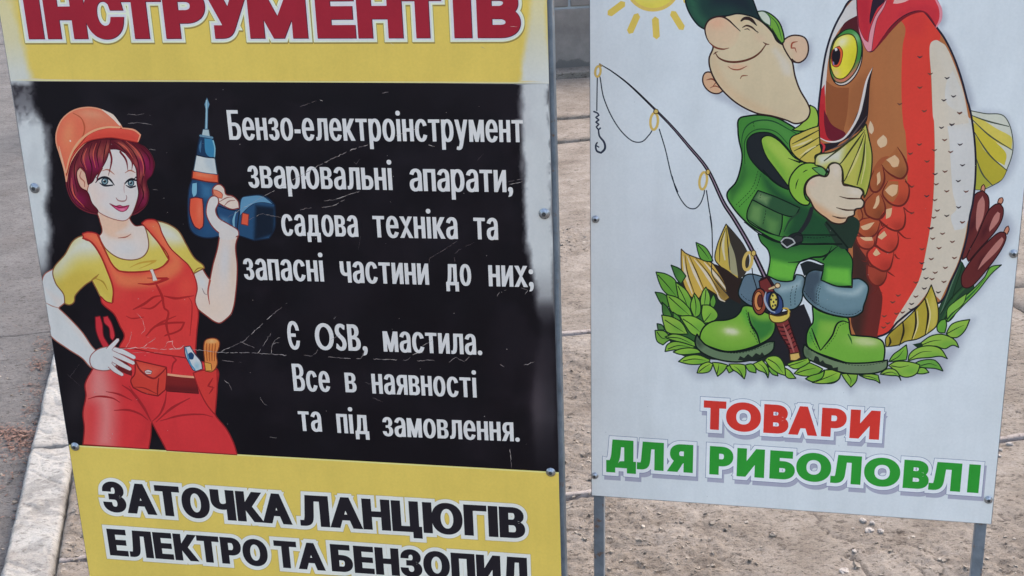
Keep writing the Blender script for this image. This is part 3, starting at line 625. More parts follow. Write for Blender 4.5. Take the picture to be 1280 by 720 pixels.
scratch(Cz, [(470, 100), (490, 60), (498, 15), (500, 30)], .8, (226, 190, 188)); scratch(Cz, [(556, 95), (590, 72), (620, 50), (570, 45)], .8, (226, 190, 188)); scratch(Cz, [(660, 100), (680, 70), (705, 65), (700, 85), (720, 105), (765, 85)], .8, (226, 190, 188)); scratch(Cz, [(545, 30), (566, 10), (556, -40), (520, -80)], .7, (226, 180, 178)); scratch(Cz, [(500, 125), (600, 122), (660, 125)], .6, (220, 160, 158))
scratch(Cz, [(800, 108), (860, 112), (930, 122), (1100, 124), (1280, 137)], 1.0); scratch(Cz, [(945, 118), (1000, 92), (1060, 65), (1160, -30), (1280, -130)], .9); scratch(Cz, [(1130, 128), (1160, 80), (1200, 20)], .8); scratch(Cz, [(1195, 125), (1200, 90), (1215, 60), (1245, 45)], .8); scratch(Cz, [(1200, 78), (1235, 72)], .8); scratch(Cz, [(950, 162), (1000, 168), (1055, 172)], .9); scratch(Cz, [(962, 262), (985, 280), (998, 312)], .7); scratch(Cz, [(1040, 70), (1090, 88), (1120, 104)], .7)
scratch(Cz, [(1140, 350), (1160, 380), (1180, 388)], .4); scratch(Cz, [(190, 245), (250, 165)], .4, (90, 84, 92)); scratch(Cz, [(175, 230), (240, 290)], .4, (90, 84, 92)); scratch(Cz, [(1190, 545), (1230, 552)], .4)
scratch(G1, [(-60, 380), (0, 350), (60, 315), (150, 270), (240, 228), (328, 200)], 1.1, (178, 172, 176)); scratch(G1, [(462, 158), (520, 136), (585, 118)], .8); scratch(G1, [(100, 484), (150, 480), (210, 458), (280, 434)], .8); scratch(G1, [(90, 518), (150, 508), (205, 478)], .8); scratch(G1, [(-20, 530), (10, 522), (45, 518)], .8); scratch(G1, [(1020, 388), (1060, 380), (1098, 374)], .7); scratch(G1, [(1030, 402), (1096, 388)], .6); scratch(G1, [(250, 290), (262, 302), (282, 268)], .5, (110, 104, 110)); scratch(G1, [(865, 285), (900, 245)], .4, (110, 104, 110)); scratch(G1, [(620, 205), (655, 212)], .7)
scratch(G2, [(625, 195), (630, 170), (700, 130), (765, 85)], .5, (120, 110, 116)); scratch(G2, [(755, 190), (750, 150), (800, 115), (860, 88)], .5, (120, 110, 116)); scratch(G2, [(965, 362), (980, 335), (1015, 330)], .8); scratch(G2, [(1085, 320), (1120, 330), (1100, 355)], .8); scratch(G2, [(0, 655), (40, 662), (75, 625)], .9); scratch(G2, [(120, 664), (200, 670), (285, 674), (310, 620)], 1.0); scratch(G2, [(345, 675), (440, 678), (515, 682), (550, 650), (600, 640)], .9); scratch(G2, [(565, 685), (640, 680), (660, 684)], .8); scratch(G2, [(725, 690), (760, 665), (800, 690), (835, 655)], .8); scratch(G2, [(130, 580), (170, 560), (205, 535)], .7); scratch(G2, [(150, 475), (165, 460)], .5); scratch(G2, [(590, 610), (650, 578)], .6); scratch(G2, [(270, 130), (285, 60)], .3, (90, 84, 90)); scratch(G2, [(1100, 705), (1155, 688)], .7); scratch(G2, [(980, 700), (1005, 720)], .8)
scratch(G3, [(308, 112), (350, 125)], .5, (120, 112, 118)); scratch(G3, [(345, 190), (400, 212)], .5, (120, 112, 118)); scratch(G3, [(1030, 445), (1034, 500), (1040, 548)], .7); scratch(EE, [(185, 450), (230, 432), (255, 424)], .6, (120, 112, 118)); scratch(EE, [(530, 392), (560, 386)], .9); scratch(EE, [(270, 420), (290, 428)], .9); scratch(EE, [(565, 182), (585, 192)], .6, (230, 220, 190)); scratch(EE, [(945, 196), (972, 208)], .8, (226, 214, 170)); scratch(EE, [(1070, 112), (1105, 114)], .8, (220, 190, 190)); scratch(EE, [(80, 20), (100, 40)], .7, (196, 120, 125))
for k in range(70):
    x = rng.uniform(110, 670); y = rng.uniform(108, 570); r = rng.uniform(.2, .55)
    p1.raw([np.array([(x + r * math.cos(t), y + r * math.sin(t)) for t in np.linspace(0, 6.28, 6)[:-1]])], (170, 166, 172) if y > 106 else (160, 150, 90), 'scratch')
# ================================================================== SIGN 2 : fishing goods, white
S2 = Plane((-8247, -28), (759, 5520), 2.20, (1000, 360))
u = S2.uv([(737.3, 10), (738.5, 300), (740, 610), (1279, 240), (1266.6, 380), (1239, 650)])
l2, r2_ = float(u[:3, 0].mean()), float(u[3:, 0].mean())
v = S2.uv([(740, 619), (1238, 655)]); b2 = float(v[:, 1].mean()); t2 = float(S2.uv([(1000, -110)])[0, 1])
Q2 = np.array([(l2, t2), (r2_, t2), (r2_, b2), (l2, b2)]); out2 = S2.px(Q2)
p2 = Print(S2, out2); p2.lw = 1.6
W2 = (193, 206, 219)
p2.grid(738, -125, 1320, 500, 3.0); p2.grid(738, 500, 1320, 665, 14)
KL = (20, 20, 26)
F = Z(840, 0, 4); G = Z(840, 130, 4); Hh = Z(800, 270, 4); I = Z(800, 330, 4); J = Z(1000, 0, 4.557); K = Z(1000, 130, 4.557); L_ = Z(1000, 270, 4.557); M = Z(1000, 380, 4.557); N = Z(740, 0, 3)
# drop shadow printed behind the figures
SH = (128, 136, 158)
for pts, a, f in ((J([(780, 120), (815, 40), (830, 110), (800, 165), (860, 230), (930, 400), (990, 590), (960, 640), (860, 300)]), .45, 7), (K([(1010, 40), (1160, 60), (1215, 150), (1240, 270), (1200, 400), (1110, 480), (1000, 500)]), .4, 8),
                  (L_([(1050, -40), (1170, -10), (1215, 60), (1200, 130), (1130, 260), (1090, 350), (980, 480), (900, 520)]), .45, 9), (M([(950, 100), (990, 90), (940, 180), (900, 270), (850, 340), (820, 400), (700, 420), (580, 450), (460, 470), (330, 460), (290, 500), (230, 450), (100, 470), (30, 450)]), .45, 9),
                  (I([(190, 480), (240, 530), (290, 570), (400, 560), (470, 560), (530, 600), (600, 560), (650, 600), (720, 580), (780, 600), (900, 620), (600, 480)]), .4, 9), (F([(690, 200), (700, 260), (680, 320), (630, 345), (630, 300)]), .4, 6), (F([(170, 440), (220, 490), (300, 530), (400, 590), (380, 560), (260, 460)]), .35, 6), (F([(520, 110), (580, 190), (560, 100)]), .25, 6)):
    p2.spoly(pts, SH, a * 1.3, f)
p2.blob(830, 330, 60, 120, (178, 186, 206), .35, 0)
# ---- the sun
p2.part('sun_print')
SUNC, SUNL = (228, 196, 84), (222, 190, 96)
def disc(cx, cy, rx, ry, n=28, a=0): return [(cx + rx * math.cos(t + a), cy + ry * math.sin(t + a)) for t in np.linspace(0, 2 * math.pi, n + 1)[:-1]]
p2.fill(disc(816, -20, 35, 34.5), SUNL, 'sun'); p2.fill(disc(816, -20, 31, 30), (236, 214, 84), 'sunin'); p2.blob(812, -6, 18, 9, (240, 228, 120), .8, 0, 'sunin')
for k in range(12):
    an = math.radians(90 + 30 * k - 4); c, s_ = math.cos(an), math.sin(an)
    p2.line([(816 + 45 * c, -20 + 44 * s_), (816 + 65 * c, -20 + 66 * s_)], 8.6, (224, 194, 90), 'ray')
# ---- rod line
p2.part('fishing_rod_print')
# ---- right fin, cattails, leaves
p2.part('fish_print')
FY, FO = (184, 172, 66), (62, 70, 60)
p2.fill(K([(962, 36), (1060, 55), (1150, 62), (1190, 110), (1212, 200), (1210, 280), (1180, 370), (1150, 430), (1095, 465), (1040, 488), (1000, 488), (985, 300)]), (196, 206, 196), 'tail', .8, FO)
p2.fill(K([(968, 60), (1040, 90), (1120, 140), (1195, 180), (1208, 200), (1205, 258), (1120, 220), (1030, 160)]), (204, 190, 84), 'tf'); p2.fill(K([(972, 90), (1060, 170), (1150, 250), (1176, 290), (1165, 350), (1100, 310), (1020, 220)]), (190, 178, 58), 'tf')
p2.fill(K([(985, 150), (1040, 250), (1110, 320), (1178, 375), (1150, 428), (1095, 462), (1040, 420), (1000, 330)]), (168, 160, 52), 'tf'); p2.fill(K([(1000, 300), (1030, 390), (1090, 462), (1040, 486), (1000, 487)]), (156, 160, 60), 'tf')
for q in ([(965, 60), (1060, 95), (1190, 128)], [(972, 80), (1080, 180), (1208, 262)], [(980, 140), (1080, 290), (1180, 380)], [(1000, 300), (1040, 400), (1098, 466)]): p2.line(K(q), [.6, 1.3, .7], FO)
p2.part('reeds_print')
GR, GRL, GRD, GO = (100, 156, 58), (134, 182, 70), (46, 88, 44), (22, 44, 28)
def leaf(f, pts, c=GRL, dark=None, vein=None, ol=.95):
    p2.fill(f(pts), c, 'leaf', ol, GO)
    P = np.array(f([(p[0], p[1]) for p in pts])); c0 = P.mean(0); r = np.ptp(P, axis=0)
    p2.blob(c0[0] + r[0] * .18, c0[1] + r[1] * .15, r[0] * .3 + 1, r[1] * .3 + 1, dark or (82, 146, 54), .55, 0, 'leaf')
    if vein: p2.line(f(vein), [.8, .7, .2], GO)
# reed stems and blades at the right
p2.fill(L_([(925, 265), (955, 330), (990, 410), (920, 500), (850, 600), (790, 590), (850, 400)]), (34, 62, 44), 'blade', .6, GO)
p2.fill(L_([(905, 250), (925, 270), (880, 420), (840, 560), (790, 620), (780, 560), (860, 380)]), (34, 66, 48), 'blade', .7, GO); p2.line(L_([(915, 260), (860, 400), (800, 560)]), .9, (78, 110, 90)); p2.line(L_([(950, 400), (880, 470), (810, 590)]), [1, 2.4, 1.2], (44, 84, 48)); p2.line(L_([(930, 395), (860, 470), (800, 560)]), .8, (20, 40, 26))
p2.fill(L_([(1148, 278, 1), (1085, 292), (1050, 350), (960, 440), (880, 500), (830, 590), (845, 600), (920, 520), (1010, 430), (1090, 330)]), (104, 168, 66), 'blade', .9, GO); p2.line(L_([(1060, 350), (1000, 420), (900, 520), (840, 590)]), [.4, 2.5, 1.4], (40, 96, 48))
p2.fill(L_([(840, 530), (880, 490), (950, 440), (930, 500), (860, 560), (838, 590)]), (120, 176, 72), 'blade', .7, GO)
CT, CTL = (92, 38, 40), (172, 112, 108)
def cattail(f, pts, hl, tip):
    p2.fill(f(tip), (196, 130, 108), 'tip', .8, (50, 20, 24)); p2.fill(f(pts), CT, 'cat', .9, (40, 16, 22))
    P = np.array(f(hl)); p2.fill(f(hl), CTL, 'cath'); c = np.array(f([(p[0], p[1]) for p in pts])).mean(0); p2.blob(c[0] - 3, c[1] + 3, 4, 12, (58, 20, 28), .7, 25, 'cat')
cattail(L_, [(975, -70), (1000, -125), (1040, -145), (1072, -110), (1075, -40), (1050, 60), (1000, 150), (950, 230), (925, 250), (925, 180), (950, 60)], [(1012, -70), (1040, -115), (1052, -80), (1045, 0), (1010, 90), (1002, 60)], [(1030, -142), (1034, -168), (1046, -180), (1054, -165), (1052, -140)])
cattail(L_, [(1070, -25), (1110, -65), (1140, -70), (1158, -40), (1150, 20), (1110, 90), (1020, 190), (960, 260), (950, 230), (1010, 110)], [(1100, 10), (1125, -25), (1140, -15), (1130, 30), (1080, 90), (1078, 70)], [(1125, -75), (1135, -100), (1152, -105), (1158, -90), (1148, -68)])
cattail(L_, [(1100, 118), (1140, 92), (1168, 95), (1174, 125), (1150, 185), (1100, 260), (1010, 370), (970, 405), (935, 408), (920, 385), (925, 330), (1000, 220)], [(1110, 160), (1150, 120), (1160, 135), (1130, 190), (1040, 280), (1012, 308), (1040, 250)], [(1160, 92), (1172, 66), (1186, 56), (1192, 75), (1180, 105)])
# ---- the fish
p2.part('fish_print')
fish = J([(300, -5), (235, 80), (185, 180), (150, 290), (130, 400), (118, 500), (106, 610), (104, 700)]) + K([(104, 160), (120, 260), (160, 300), (330, 560), (290, 640)]) + L_([(280, 60), (270, 200), (265, 300), (262, 400), (258, 600), (300, 690), (420, 690), (500, 665), (560, 600), (700, 500), (800, 490), (860, 372), (910, 262), (950, 120), (968, 0)]) + K([(985, 560), (1000, 400), (998, 250), (978, 80), (960, 0)]) + J([(955, 580), (920, 450), (880, 335), (830, 230), (780, 158), (700, 60), (560, -20)])
p2.fill(fish, (164, 102, 64), 'fish', 1.3, (38, 30, 42))
# light edge on the left of the head
p2.fill(J([(300, 0), (320, -10), (325, 90), (250, 140), (200, 210), (165, 320), (150, 450), (140, 600), (118, 540), (130, 400), (150, 290), (185, 182), (236, 80)]), (204, 206, 212), 'fishl')
p2.fill(J([(255, 130), (325, 88), (345, 180), (350, 260), (300, 180), (215, 200)]), (74, 26, 34), 'dk')
p2.fill(J([(148, 460), (200, 495), (280, 500), (270, 640), (255, 720), (180, 720), (150, 620)]), (134, 78, 48), 'cheek')
p2.fill(K([(148, 30), (262, 20), (250, 160), (200, 140), (160, 90)]), (134, 78, 48), 'cheek')
p2.fill(J([(118, 520), (140, 480), (145, 600), (150, 720), (104, 720), (104, 620)]), (186, 44, 52), 'redl')
p2.fill(K([(104, 0), (136, 0), (146, 120), (190, 200), (215, 212), (160, 215), (110, 180)]), (178, 38, 48), 'redl')
p2.fill(K([(136, 30), (150, 60), (185, 120), (255, 160), (262, 175), (225, 208), (165, 200), (140, 130)]), (96, 24, 40), 'dred')
p2.spoly(J([(480, 180), (560, 120), (575, 300), (570, 500), (580, 720), (500, 720), (470, 400)]), (164, 104, 66), .6, 12, 'fish')
p2.spoly(J([(280, 500), (390, 400), (400, 560), (380, 720), (270, 720)]), (140, 86, 54), .7, 6, 'fish')
# belly stripes
p2.fill(J([(700, 62), (560, 100), (600, 160), (585, 260), (578, 420), (580, 600), (590, 720)]) + K([(600, 160), (612, 400), (600, 600), (560, 700)]) + L_([(560, 100), (520, 250), (430, 370), (460, 480), (440, 690), (500, 665), (600, 520), (680, 360), (720, 180), (748, 20)]) + K([(760, 500), (766, 300), (762, 100)]) + J([(755, 640), (745, 420), (738, 300), (745, 245), (790, 235), (800, 200), (760, 110)]), (214, 60, 52), 'red')
p2.spoly(J([(680, 60), (640, 80), (600, 140), (620, 200), (700, 200), (720, 100)]), (196, 50, 54), .5, 8, 'red'); p2.spoly(L_([(440, 380), (470, 480), (450, 690), (480, 690), (520, 500)]), (226, 56, 46), .5, 8, 'red')
belly = J([(745, 245), (775, 228), (800, 240), (830, 262), (880, 370), (930, 520), (962, 680)]) + K([(970, 80), (992, 250), (993, 400), (978, 560)]) + L_([(960, 0), (940, 120), (900, 262), (850, 372), (800, 480), (760, 440), (740, 410), (700, 470), (620, 560), (525, 660), (540, 600), (620, 470), (680, 360), (718, 200), (748, 20)]) + K([(762, 500), (768, 300), (764, 100)]) + J([(757, 660), (748, 430), (738, 300)])
p2.fill(belly, (203, 196, 182), 'belly')
p2.fill(J([(832, 480), (870, 400), (920, 520), (962, 700), (840, 720)]) + K([(850, 200), (870, 500), (890, 600), (860, 640), (880, 720), (940, 700), (980, 560), (994, 400), (992, 250), (972, 90), (840, 0)]), (200, 206, 212), 'belly2')
p2.spoly(J([(770, 240), (860, 360), (930, 560), (960, 720), (850, 700), (840, 500), (790, 300)]), (202, 200, 192), .7, 10, ['belly', 'belly2'])
for f, q in ((J, [(838, 444), (875, 548), (820, 570), (908, 642), (866, 708), (742, 420), (683, 498), (708, 632), (568, 592), (683, 324)]), (K, [(910, 52), (865, 118), (806, 134), (824, 204), (912, 230), (858, 272), (926, 348), (826, 384), (902, 438), (776, 456), (836, 496), (946, 498), (768, 546), (904, 588), (782, 606), (836, 636), (762, 646), (926, 672), (748, 708), (680, 230), (628, 282), (724, 326), (636, 470), (722, 524), (770, 398), (766, 262), (636, 620)]),
             (L_, [(925, 36), (812, 100), (756, 128), (868, 146), (792, 182), (748, 244), (880, 238), (704, 302), (828, 294), (770, 322), (718, 354), (752, 358), (660, 378), (820, 374), (708, 412), (788, 434), (660, 458), (636, 500), (632, 530), (584, 548), (742, 68), (696, 188), (694, 268), (560, 452), (528, 490), (550, 555), (480, 570), (500, 610), (476, 634)])):
    for x, y in q:
        p2.line(f([(x - 14, y - 4), (x - 2, y + 4), (x + 14, y - 5)]), [.5, 1.5, .5], (98, 60, 52) if rng.random() < .7 else (60, 50, 56))
p2.lw = 1.35; _f = smooth(fish, True); p2.raw([ribbon(np.vstack([_f, _f[:1]]), 2.6)], (30, 28, 44), 'fo'); p2.lw = 1.6
# gill cover
p2.fill(F([(1002, 340), (990, 420), (985, 500), (975, 600), (940, 650), (900, 680), (840, 715)]) + G([(820, 215), (745, 245), (735, 200), (790, 195), (840, 185), (880, 150), (925, 50)]) + F([(950, 520), (965, 450), (985, 380)]), (32, 26, 34), 'gill')
p2.line(F([(1004, 335), (975, 400), (955, 490), (935, 570), (900, 640), (860, 690), (820, 708), (775, 706), (740, 690)]), [.3, 2.2, 3.2, 3.4, 3.2, 2.6, 2.2, 2, .8], (212, 210, 214)); p2.line(F([(1004, 335), (990, 400), (975, 500), (960, 580)]), [.3, 1, 1.4, .5], (40, 24, 24))
p2.line(G([(742, 190), (760, 210), (755, 240)]), [.5, 2, 1], (190, 50, 60)); p2.line(G([(800, 225), (870, 190), (930, 120), (975, 60)]), [.5, 1.4, 1.2, .4], (80, 70, 74))
# mouth
p2.fill(J([(322, -30), (326, 60), (340, 180), (360, 240), (385, 290), (410, 294), (440, 262), (520, 150), (600, 85), (690, 62), (740, 100), (775, 155), (800, 110), (806, 60), (780, 0), (740, -40), (600, -60), (400, -60)]), (200, 50, 60), 'mouth', .8, (60, 24, 40))
p2.spoly(J([(326, 0), (400, -10), (400, 150), (390, 270), (350, 180)]), (170, 34, 52), .8, 6, 'mouth'); p2.spoly(J([(560, 80), (700, 30), (790, 60), (770, 150), (720, 80), (680, 60), (560, 110)]), (176, 40, 56), .6, 6, 'mouth')
p2.fill(J([(420, -30), (490, -30), (480, 10), (440, 50), (400, 140), (395, 120), (405, 40)]), (40, 26, 44), 'mdark')
p2.fill(J([(322, 40), (336, 150), (365, 220), (388, 240), (400, 170), (430, 90), (470, 30), (500, -20), (480, 40), (440, 110), (420, 200), (408, 290), (385, 292), (355, 235), (335, 170)]), (222, 140, 156), 'lip', .5, (120, 40, 60))
p2.line(J([(775, 155), (800, 110), (800, 50), (775, 0)]), [1, 2.2, 2.4, 1.4], (220, 130, 150)); p2.fill(J([(530, 20), (545, -10), (640, -20), (610, 5), (560, 20)]), (226, 170, 170), 'lipg')
p2.line(J([(420, 290), (520, 165), (600, 95), (690, 65), (730, 85), (775, 150)]), [.6, 2.4, 2.2, 1.6, 1.2, .6], (110, 26, 38))
# eye
p2.fill(J([(175, 280), (200, 215), (255, 175), (310, 180), (345, 225), (356, 290), (345, 370), (310, 440), (260, 482), (210, 480), (178, 430), (168, 350)]), (204, 198, 196), 'ew', .9, (40, 26, 30))
p2.fill(J([(180, 260), (225, 195), (280, 165), (325, 185), (350, 240), (348, 320), (325, 390), (285, 445), (240, 472), (200, 462), (176, 420), (170, 340)]), (60, 128, 62), 'eg', .9, (20, 40, 26)); p2.spoly(J([(190, 440), (240, 440), (300, 400), (335, 350), (320, 410), (280, 455), (240, 474), (200, 464)]), (206, 104, 92), .95, 3, 'eg'); p2.blob(*J([(320, 215)])[0], 5, 8, (130, 190, 140), .8, -20, 'eg')
p2.fill(J([(178, 300), (205, 225), (260, 195), (305, 205), (325, 260), (320, 330), (295, 395), (250, 445), (208, 445), (182, 405), (172, 350)]), (222, 214, 60), 'ey', .9, (60, 50, 20)); p2.blob(*J([(240, 240)])[0], 11, 7, (230, 232, 200), .9, -40, 'ey'); p2.blob(*J([(205, 415)])[0], 6, 6, (230, 190, 140), .8, 0, 'ey'); p2.blob(*J([(305, 330)])[0], 5, 16, (196, 190, 40), .7, 15, 'ey')
p2.fill(J([(205, 270), (225, 262), (242, 290), (240, 330), (225, 372), (205, 382), (185, 370), (178, 330), (185, 290)]), (208, 84, 46), 'eo', .6, (110, 40, 30)); p2.fill(J([(200, 275), (218, 275), (230, 300), (226, 340), (212, 368), (194, 368), (182, 340), (184, 300)]), (24, 20, 30), 'ep'); p2.fill(J([(196, 275), (210, 272), (214, 285), (202, 292)]), (220, 224, 235), 'egl'); p2.fill(J([(186, 350), (194, 352), (196, 372), (188, 370)]), (120, 110, 160), 'egl')
# scales
SC = (144, 86, 54); SCO = (96, 34, 30)
late = []
def scale(f, pts, c, hl=None, hc=(214, 172, 134)):
    p2.fill(f(pts), c, 'scale'); q = np.array(f([(a[0], a[1]) for a in pts])); m = q.mean(0); r = np.ptp(q, axis=0)
    p2.blob(m[0] + r[0] * .2, m[1] + r[1] * .28, r[0] * .34, r[1] * .3, tuple(k * .72 for k in c), .7, 0, 'scale'); late.append((f, pts, hl, hc))
# dark shaded flank on the left lower side
p2.fill(K([(330, 560), (400, 500), (440, 560), (470, 720), (300, 720), (290, 640)]) + L_([(300, 0), (300, 60), (420, 60)]), (74, 44, 34), 'flank')
p2.fill(L_([(300, 50), (345, 180), (380, 230), (420, 310), (450, 400), (470, 470), (440, 690), (320, 690), (290, 600), (300, 380)]), (96, 38, 36), 'flank'); p2.spoly(L_([(290, 60), (330, 150), (380, 250), (400, 380), (380, 480), (350, 690), (280, 690), (290, 300)]), (52, 36, 32), .9, 8, 'flank')
p2.fill(K([(395, 420), (440, 330), (480, 300), (560, 300), (600, 430), (560, 720), (430, 720), (330, 640), (360, 520)]), (150, 80, 50), 'base')
p2.fill(L_([(300, 60), (420, 0), (560, 0), (560, 140), (520, 300), (440, 400), (380, 240), (340, 180)]), (158, 66, 50), 'base')
p2.fill(K([(560, 420), (625, 480), (612, 600), (590, 720), (500, 720), (490, 640), (540, 560)]), (200, 62, 54), 'base')
p2.fill(L_([(480, 0), (590, 0), (565, 140), (530, 280), (490, 360), (440, 390), (410, 250), (440, 130)]), (202, 60, 52), 'base')
p2.fill(K([(390, 130), (400, 95), (415, 120), (420, 150), (408, 172), (395, 160)]), (212, 186, 156), 'sp'); p2.fill(K([(440, 210), (475, 175), (495, 200), (490, 235), (460, 250), (445, 235)]), (212, 180, 146), 'sp')
scale(K, [(555, 245), (590, 300), (612, 360), (605, 400), (575, 425), (530, 410), (490, 380), (465, 345)], (156, 94, 58), [(490, 318), (540, 290), (565, 320), (558, 355), (530, 360), (510, 335)])
scale(K, [(600, 430), (622, 480), (612, 545), (580, 578), (530, 575), (490, 545), (470, 505), (500, 440)], (190, 74, 52), [(484, 490), (520, 460), (558, 462), (550, 510), (525, 528), (500, 510)]); p2.fill(K([(500, 440), (560, 440), (560, 510), (530, 560), (490, 540), (474, 505)]), (160, 92, 56), 'scin'); p2.fill(K([(484, 490), (520, 460), (558, 462), (550, 510), (525, 528), (500, 510)]), (214, 176, 140), 'scaleh')
scale(K, [(470, 350), (482, 420), (468, 470), (440, 500), (410, 495), (395, 450), (420, 380)], (154, 84, 52), [(438, 400), (455, 385), (458, 440), (438, 465), (440, 430)])
scale(K, [(460, 515), (485, 580), (480, 630), (450, 656), (410, 650), (375, 625), (370, 560), (420, 505)], (150, 78, 48), [(436, 530), (450, 520), (452, 560), (430, 595), (415, 595), (430, 560)])
scale(K, [(590, 590), (600, 640), (590, 700), (555, 722), (510, 710), (470, 680), (450, 660), (490, 600)], (206, 66, 54), [(490, 600), (525, 592), (515, 640), (490, 655)])
scale(L_, [(455, 35), (440, 90), (410, 118), (370, 122), (330, 95), (300, 70), (350, 20), (400, 10)], (168, 78, 50), [(345, 60), (400, 40), (425, 35), (390, 75), (360, 78)])
scale(L_, [(555, 90), (560, 140), (545, 185), (510, 208), (470, 195), (430, 165), (450, 90), (500, 50)], (204, 66, 54), [(440, 120), (480, 85), (495, 110), (465, 135)])
scale(L_, [(425, 130), (420, 170), (395, 188), (355, 182), (330, 160), (312, 110), (370, 120)], (186, 78, 58), [(340, 120), (410, 120), (415, 140), (370, 140)])
scale(L_, [(535, 205), (525, 260), (510, 300), (480, 315), (440, 300), (400, 270), (382, 215), (420, 170), (480, 195)], (204, 62, 52), [(415, 215), (435, 185), (458, 215), (430, 228)])
scale(L_, [(495, 310), (490, 350), (470, 385), (440, 398), (410, 385), (385, 345), (382, 280), (440, 300)], (150, 60, 46))
for f, pts, hl, hc in late:
    if hl: p2.fill(f(hl), hc, 'scaleh')
    p2.line(f(pts), [.5, 1.5, 1.5, 1.5, .5], SCO)
for q in ([(560, 90), (600, 125), (632, 128)], [(540, 220), (555, 240), (570, 245)], [(500, 318), (525, 335), (540, 345)], [(382, 230), (378, 260), (350, 255)], [(440, 400), (430, 430), (385, 460)], [(440, 400), (455, 430), (470, 440)], [(480, 50), (470, 60), (455, 30)]): p2.line(L_(q), [1.2, 1, .3], SCO)
for q in ([(600, 440), (620, 460), (642, 475)], [(590, 590), (620, 615), (650, 622)], [(345, 590), (355, 650), (300, 690)]): p2.line(K(q), [1.1, .9, .3], SCO)
# lower fin in front of belly
p2.part('fish_print')
p2.fill(L_([(748, 392, 1), (775, 470), (788, 540), (780, 620), (740, 660), (670, 700), (600, 715), (560, 735), (490, 745), (488, 700), (520, 660), (600, 590), (660, 530), (710, 470)]), (170, 156, 56), 'fin', 1, (40, 44, 30)); p2.spoly(L_([(760, 440), (784, 540), (770, 640), (740, 640), (740, 500)]), (200, 188, 96), .8, 5, 'fin')
p2.spoly(L_([(500, 700), (600, 600), (620, 640), (560, 740), (490, 745)]), (120, 104, 40), .5, 6, 'fin')
for q in ([(712, 470), (730, 560), (712, 680)], [(655, 530), (660, 620), (635, 710)], [(585, 600), (590, 660), (565, 740)], [(510, 690), (515, 720), (500, 745)]): p2.line(L_(q), [1, 1.8, .6], (36, 34, 26))
for q in ([(722, 470), (742, 560), (722, 670)], [(668, 540), (670, 620), (645, 700)]): p2.line(L_(q), [.5, 1.2, .4], (220, 210, 150))
# ---- leaves right and bottom
p2.part('reeds_print')
leaf(M, [(968, 88, 1), (940, 150), (900, 188), (860, 190), (832, 170), (860, 120), (900, 100)], vein=[(835, 170), (890, 140), (935, 120)])
leaf(M, [(830, 85), (835, 120), (825, 165), (790, 160), (780, 130), (800, 95)], (96, 160, 60)); p2.fill(M([(640, 230), (720, 210), (800, 170), (780, 200), (680, 250)]), (22, 48, 34), 'dk')
leaf(M, [(905, 248, 1), (870, 235), (825, 255), (770, 240), (700, 245), (690, 220), (740, 185), (800, 172), (860, 190), (890, 215)], vein=[(690, 235), (750, 212), (805, 205)])
leaf(M, [(840, 312, 1), (800, 298), (740, 305), (670, 310), (615, 325), (625, 285), (670, 250), (740, 238), (800, 255)], vein=[(620, 318), (690, 275), (750, 270)])
leaf(M, [(606, 232, 1), (612, 280), (605, 318), (560, 322), (505, 330), (530, 290), (570, 260)], (112, 172, 60), vein=[(515, 325), (560, 300), (590, 262)])
leaf(M, [(815, 382, 1), (770, 368), (700, 362), (640, 345), (690, 322), (760, 318), (790, 340)], (96, 158, 66), vein=[(690, 350), (740, 340), (780, 352)])
leaf(M, [(735, 390, 1), (700, 398), (660, 396), (680, 365), (710, 365)], (130, 184, 70))
leaf(M, [(684, 348, 1), (665, 395), (620, 416), (575, 410), (530, 370), (505, 350), (545, 328), (610, 328), (660, 338)], vein=[(520, 352), (570, 360), (620, 350)])
leaf(M, [(575, 436, 1), (560, 412), (520, 408), (455, 400), (490, 372), (535, 372), (560, 395)], vein=[(470, 398), (520, 388), (550, 400)])
leaf(M, [(456, 452, 1), (430, 436), (380, 425), (335, 405), (400, 398), (445, 405)], vein=[(350, 408), (400, 415), (440, 430)])
leaf(M, [(290, 474, 1), (262, 440), (235, 398), (280, 395), (328, 402), (320, 440)], vein=[(270, 400), (290, 430), (288, 460)])
leaf(M, [(232, 392), (225, 425), (190, 450), (140, 452), (110, 440), (130, 410), (150, 375), (190, 380)], vein=[(120, 442), (170, 425), (210, 395)])
leaf(M, [(140, 375), (130, 410), (100, 435), (60, 440), (30, 425), (60, 410), (100, 400)], (110, 168, 58), vein=[(40, 425), (80, 415), (120, 395)])
# ---- leaf mass at the left
p2.fill(Hh([(170, 350), (230, 310), (420, 260), (520, 320), (640, 460), (700, 640), (660, 730), (320, 715), (180, 680), (140, 560)]), (28, 36, 38), 'mass'); p2.fill(Hh([(150, 360), (240, 380), (330, 440), (380, 480), (300, 650), (165, 640)]), (46, 88, 48), 'mass')
DKB = (30, 30, 38)
p2.fill(Hh([(580, 470), (700, 480), (820, 440), (860, 560), (830, 740), (640, 760), (600, 640)]), DKB, 'mass')
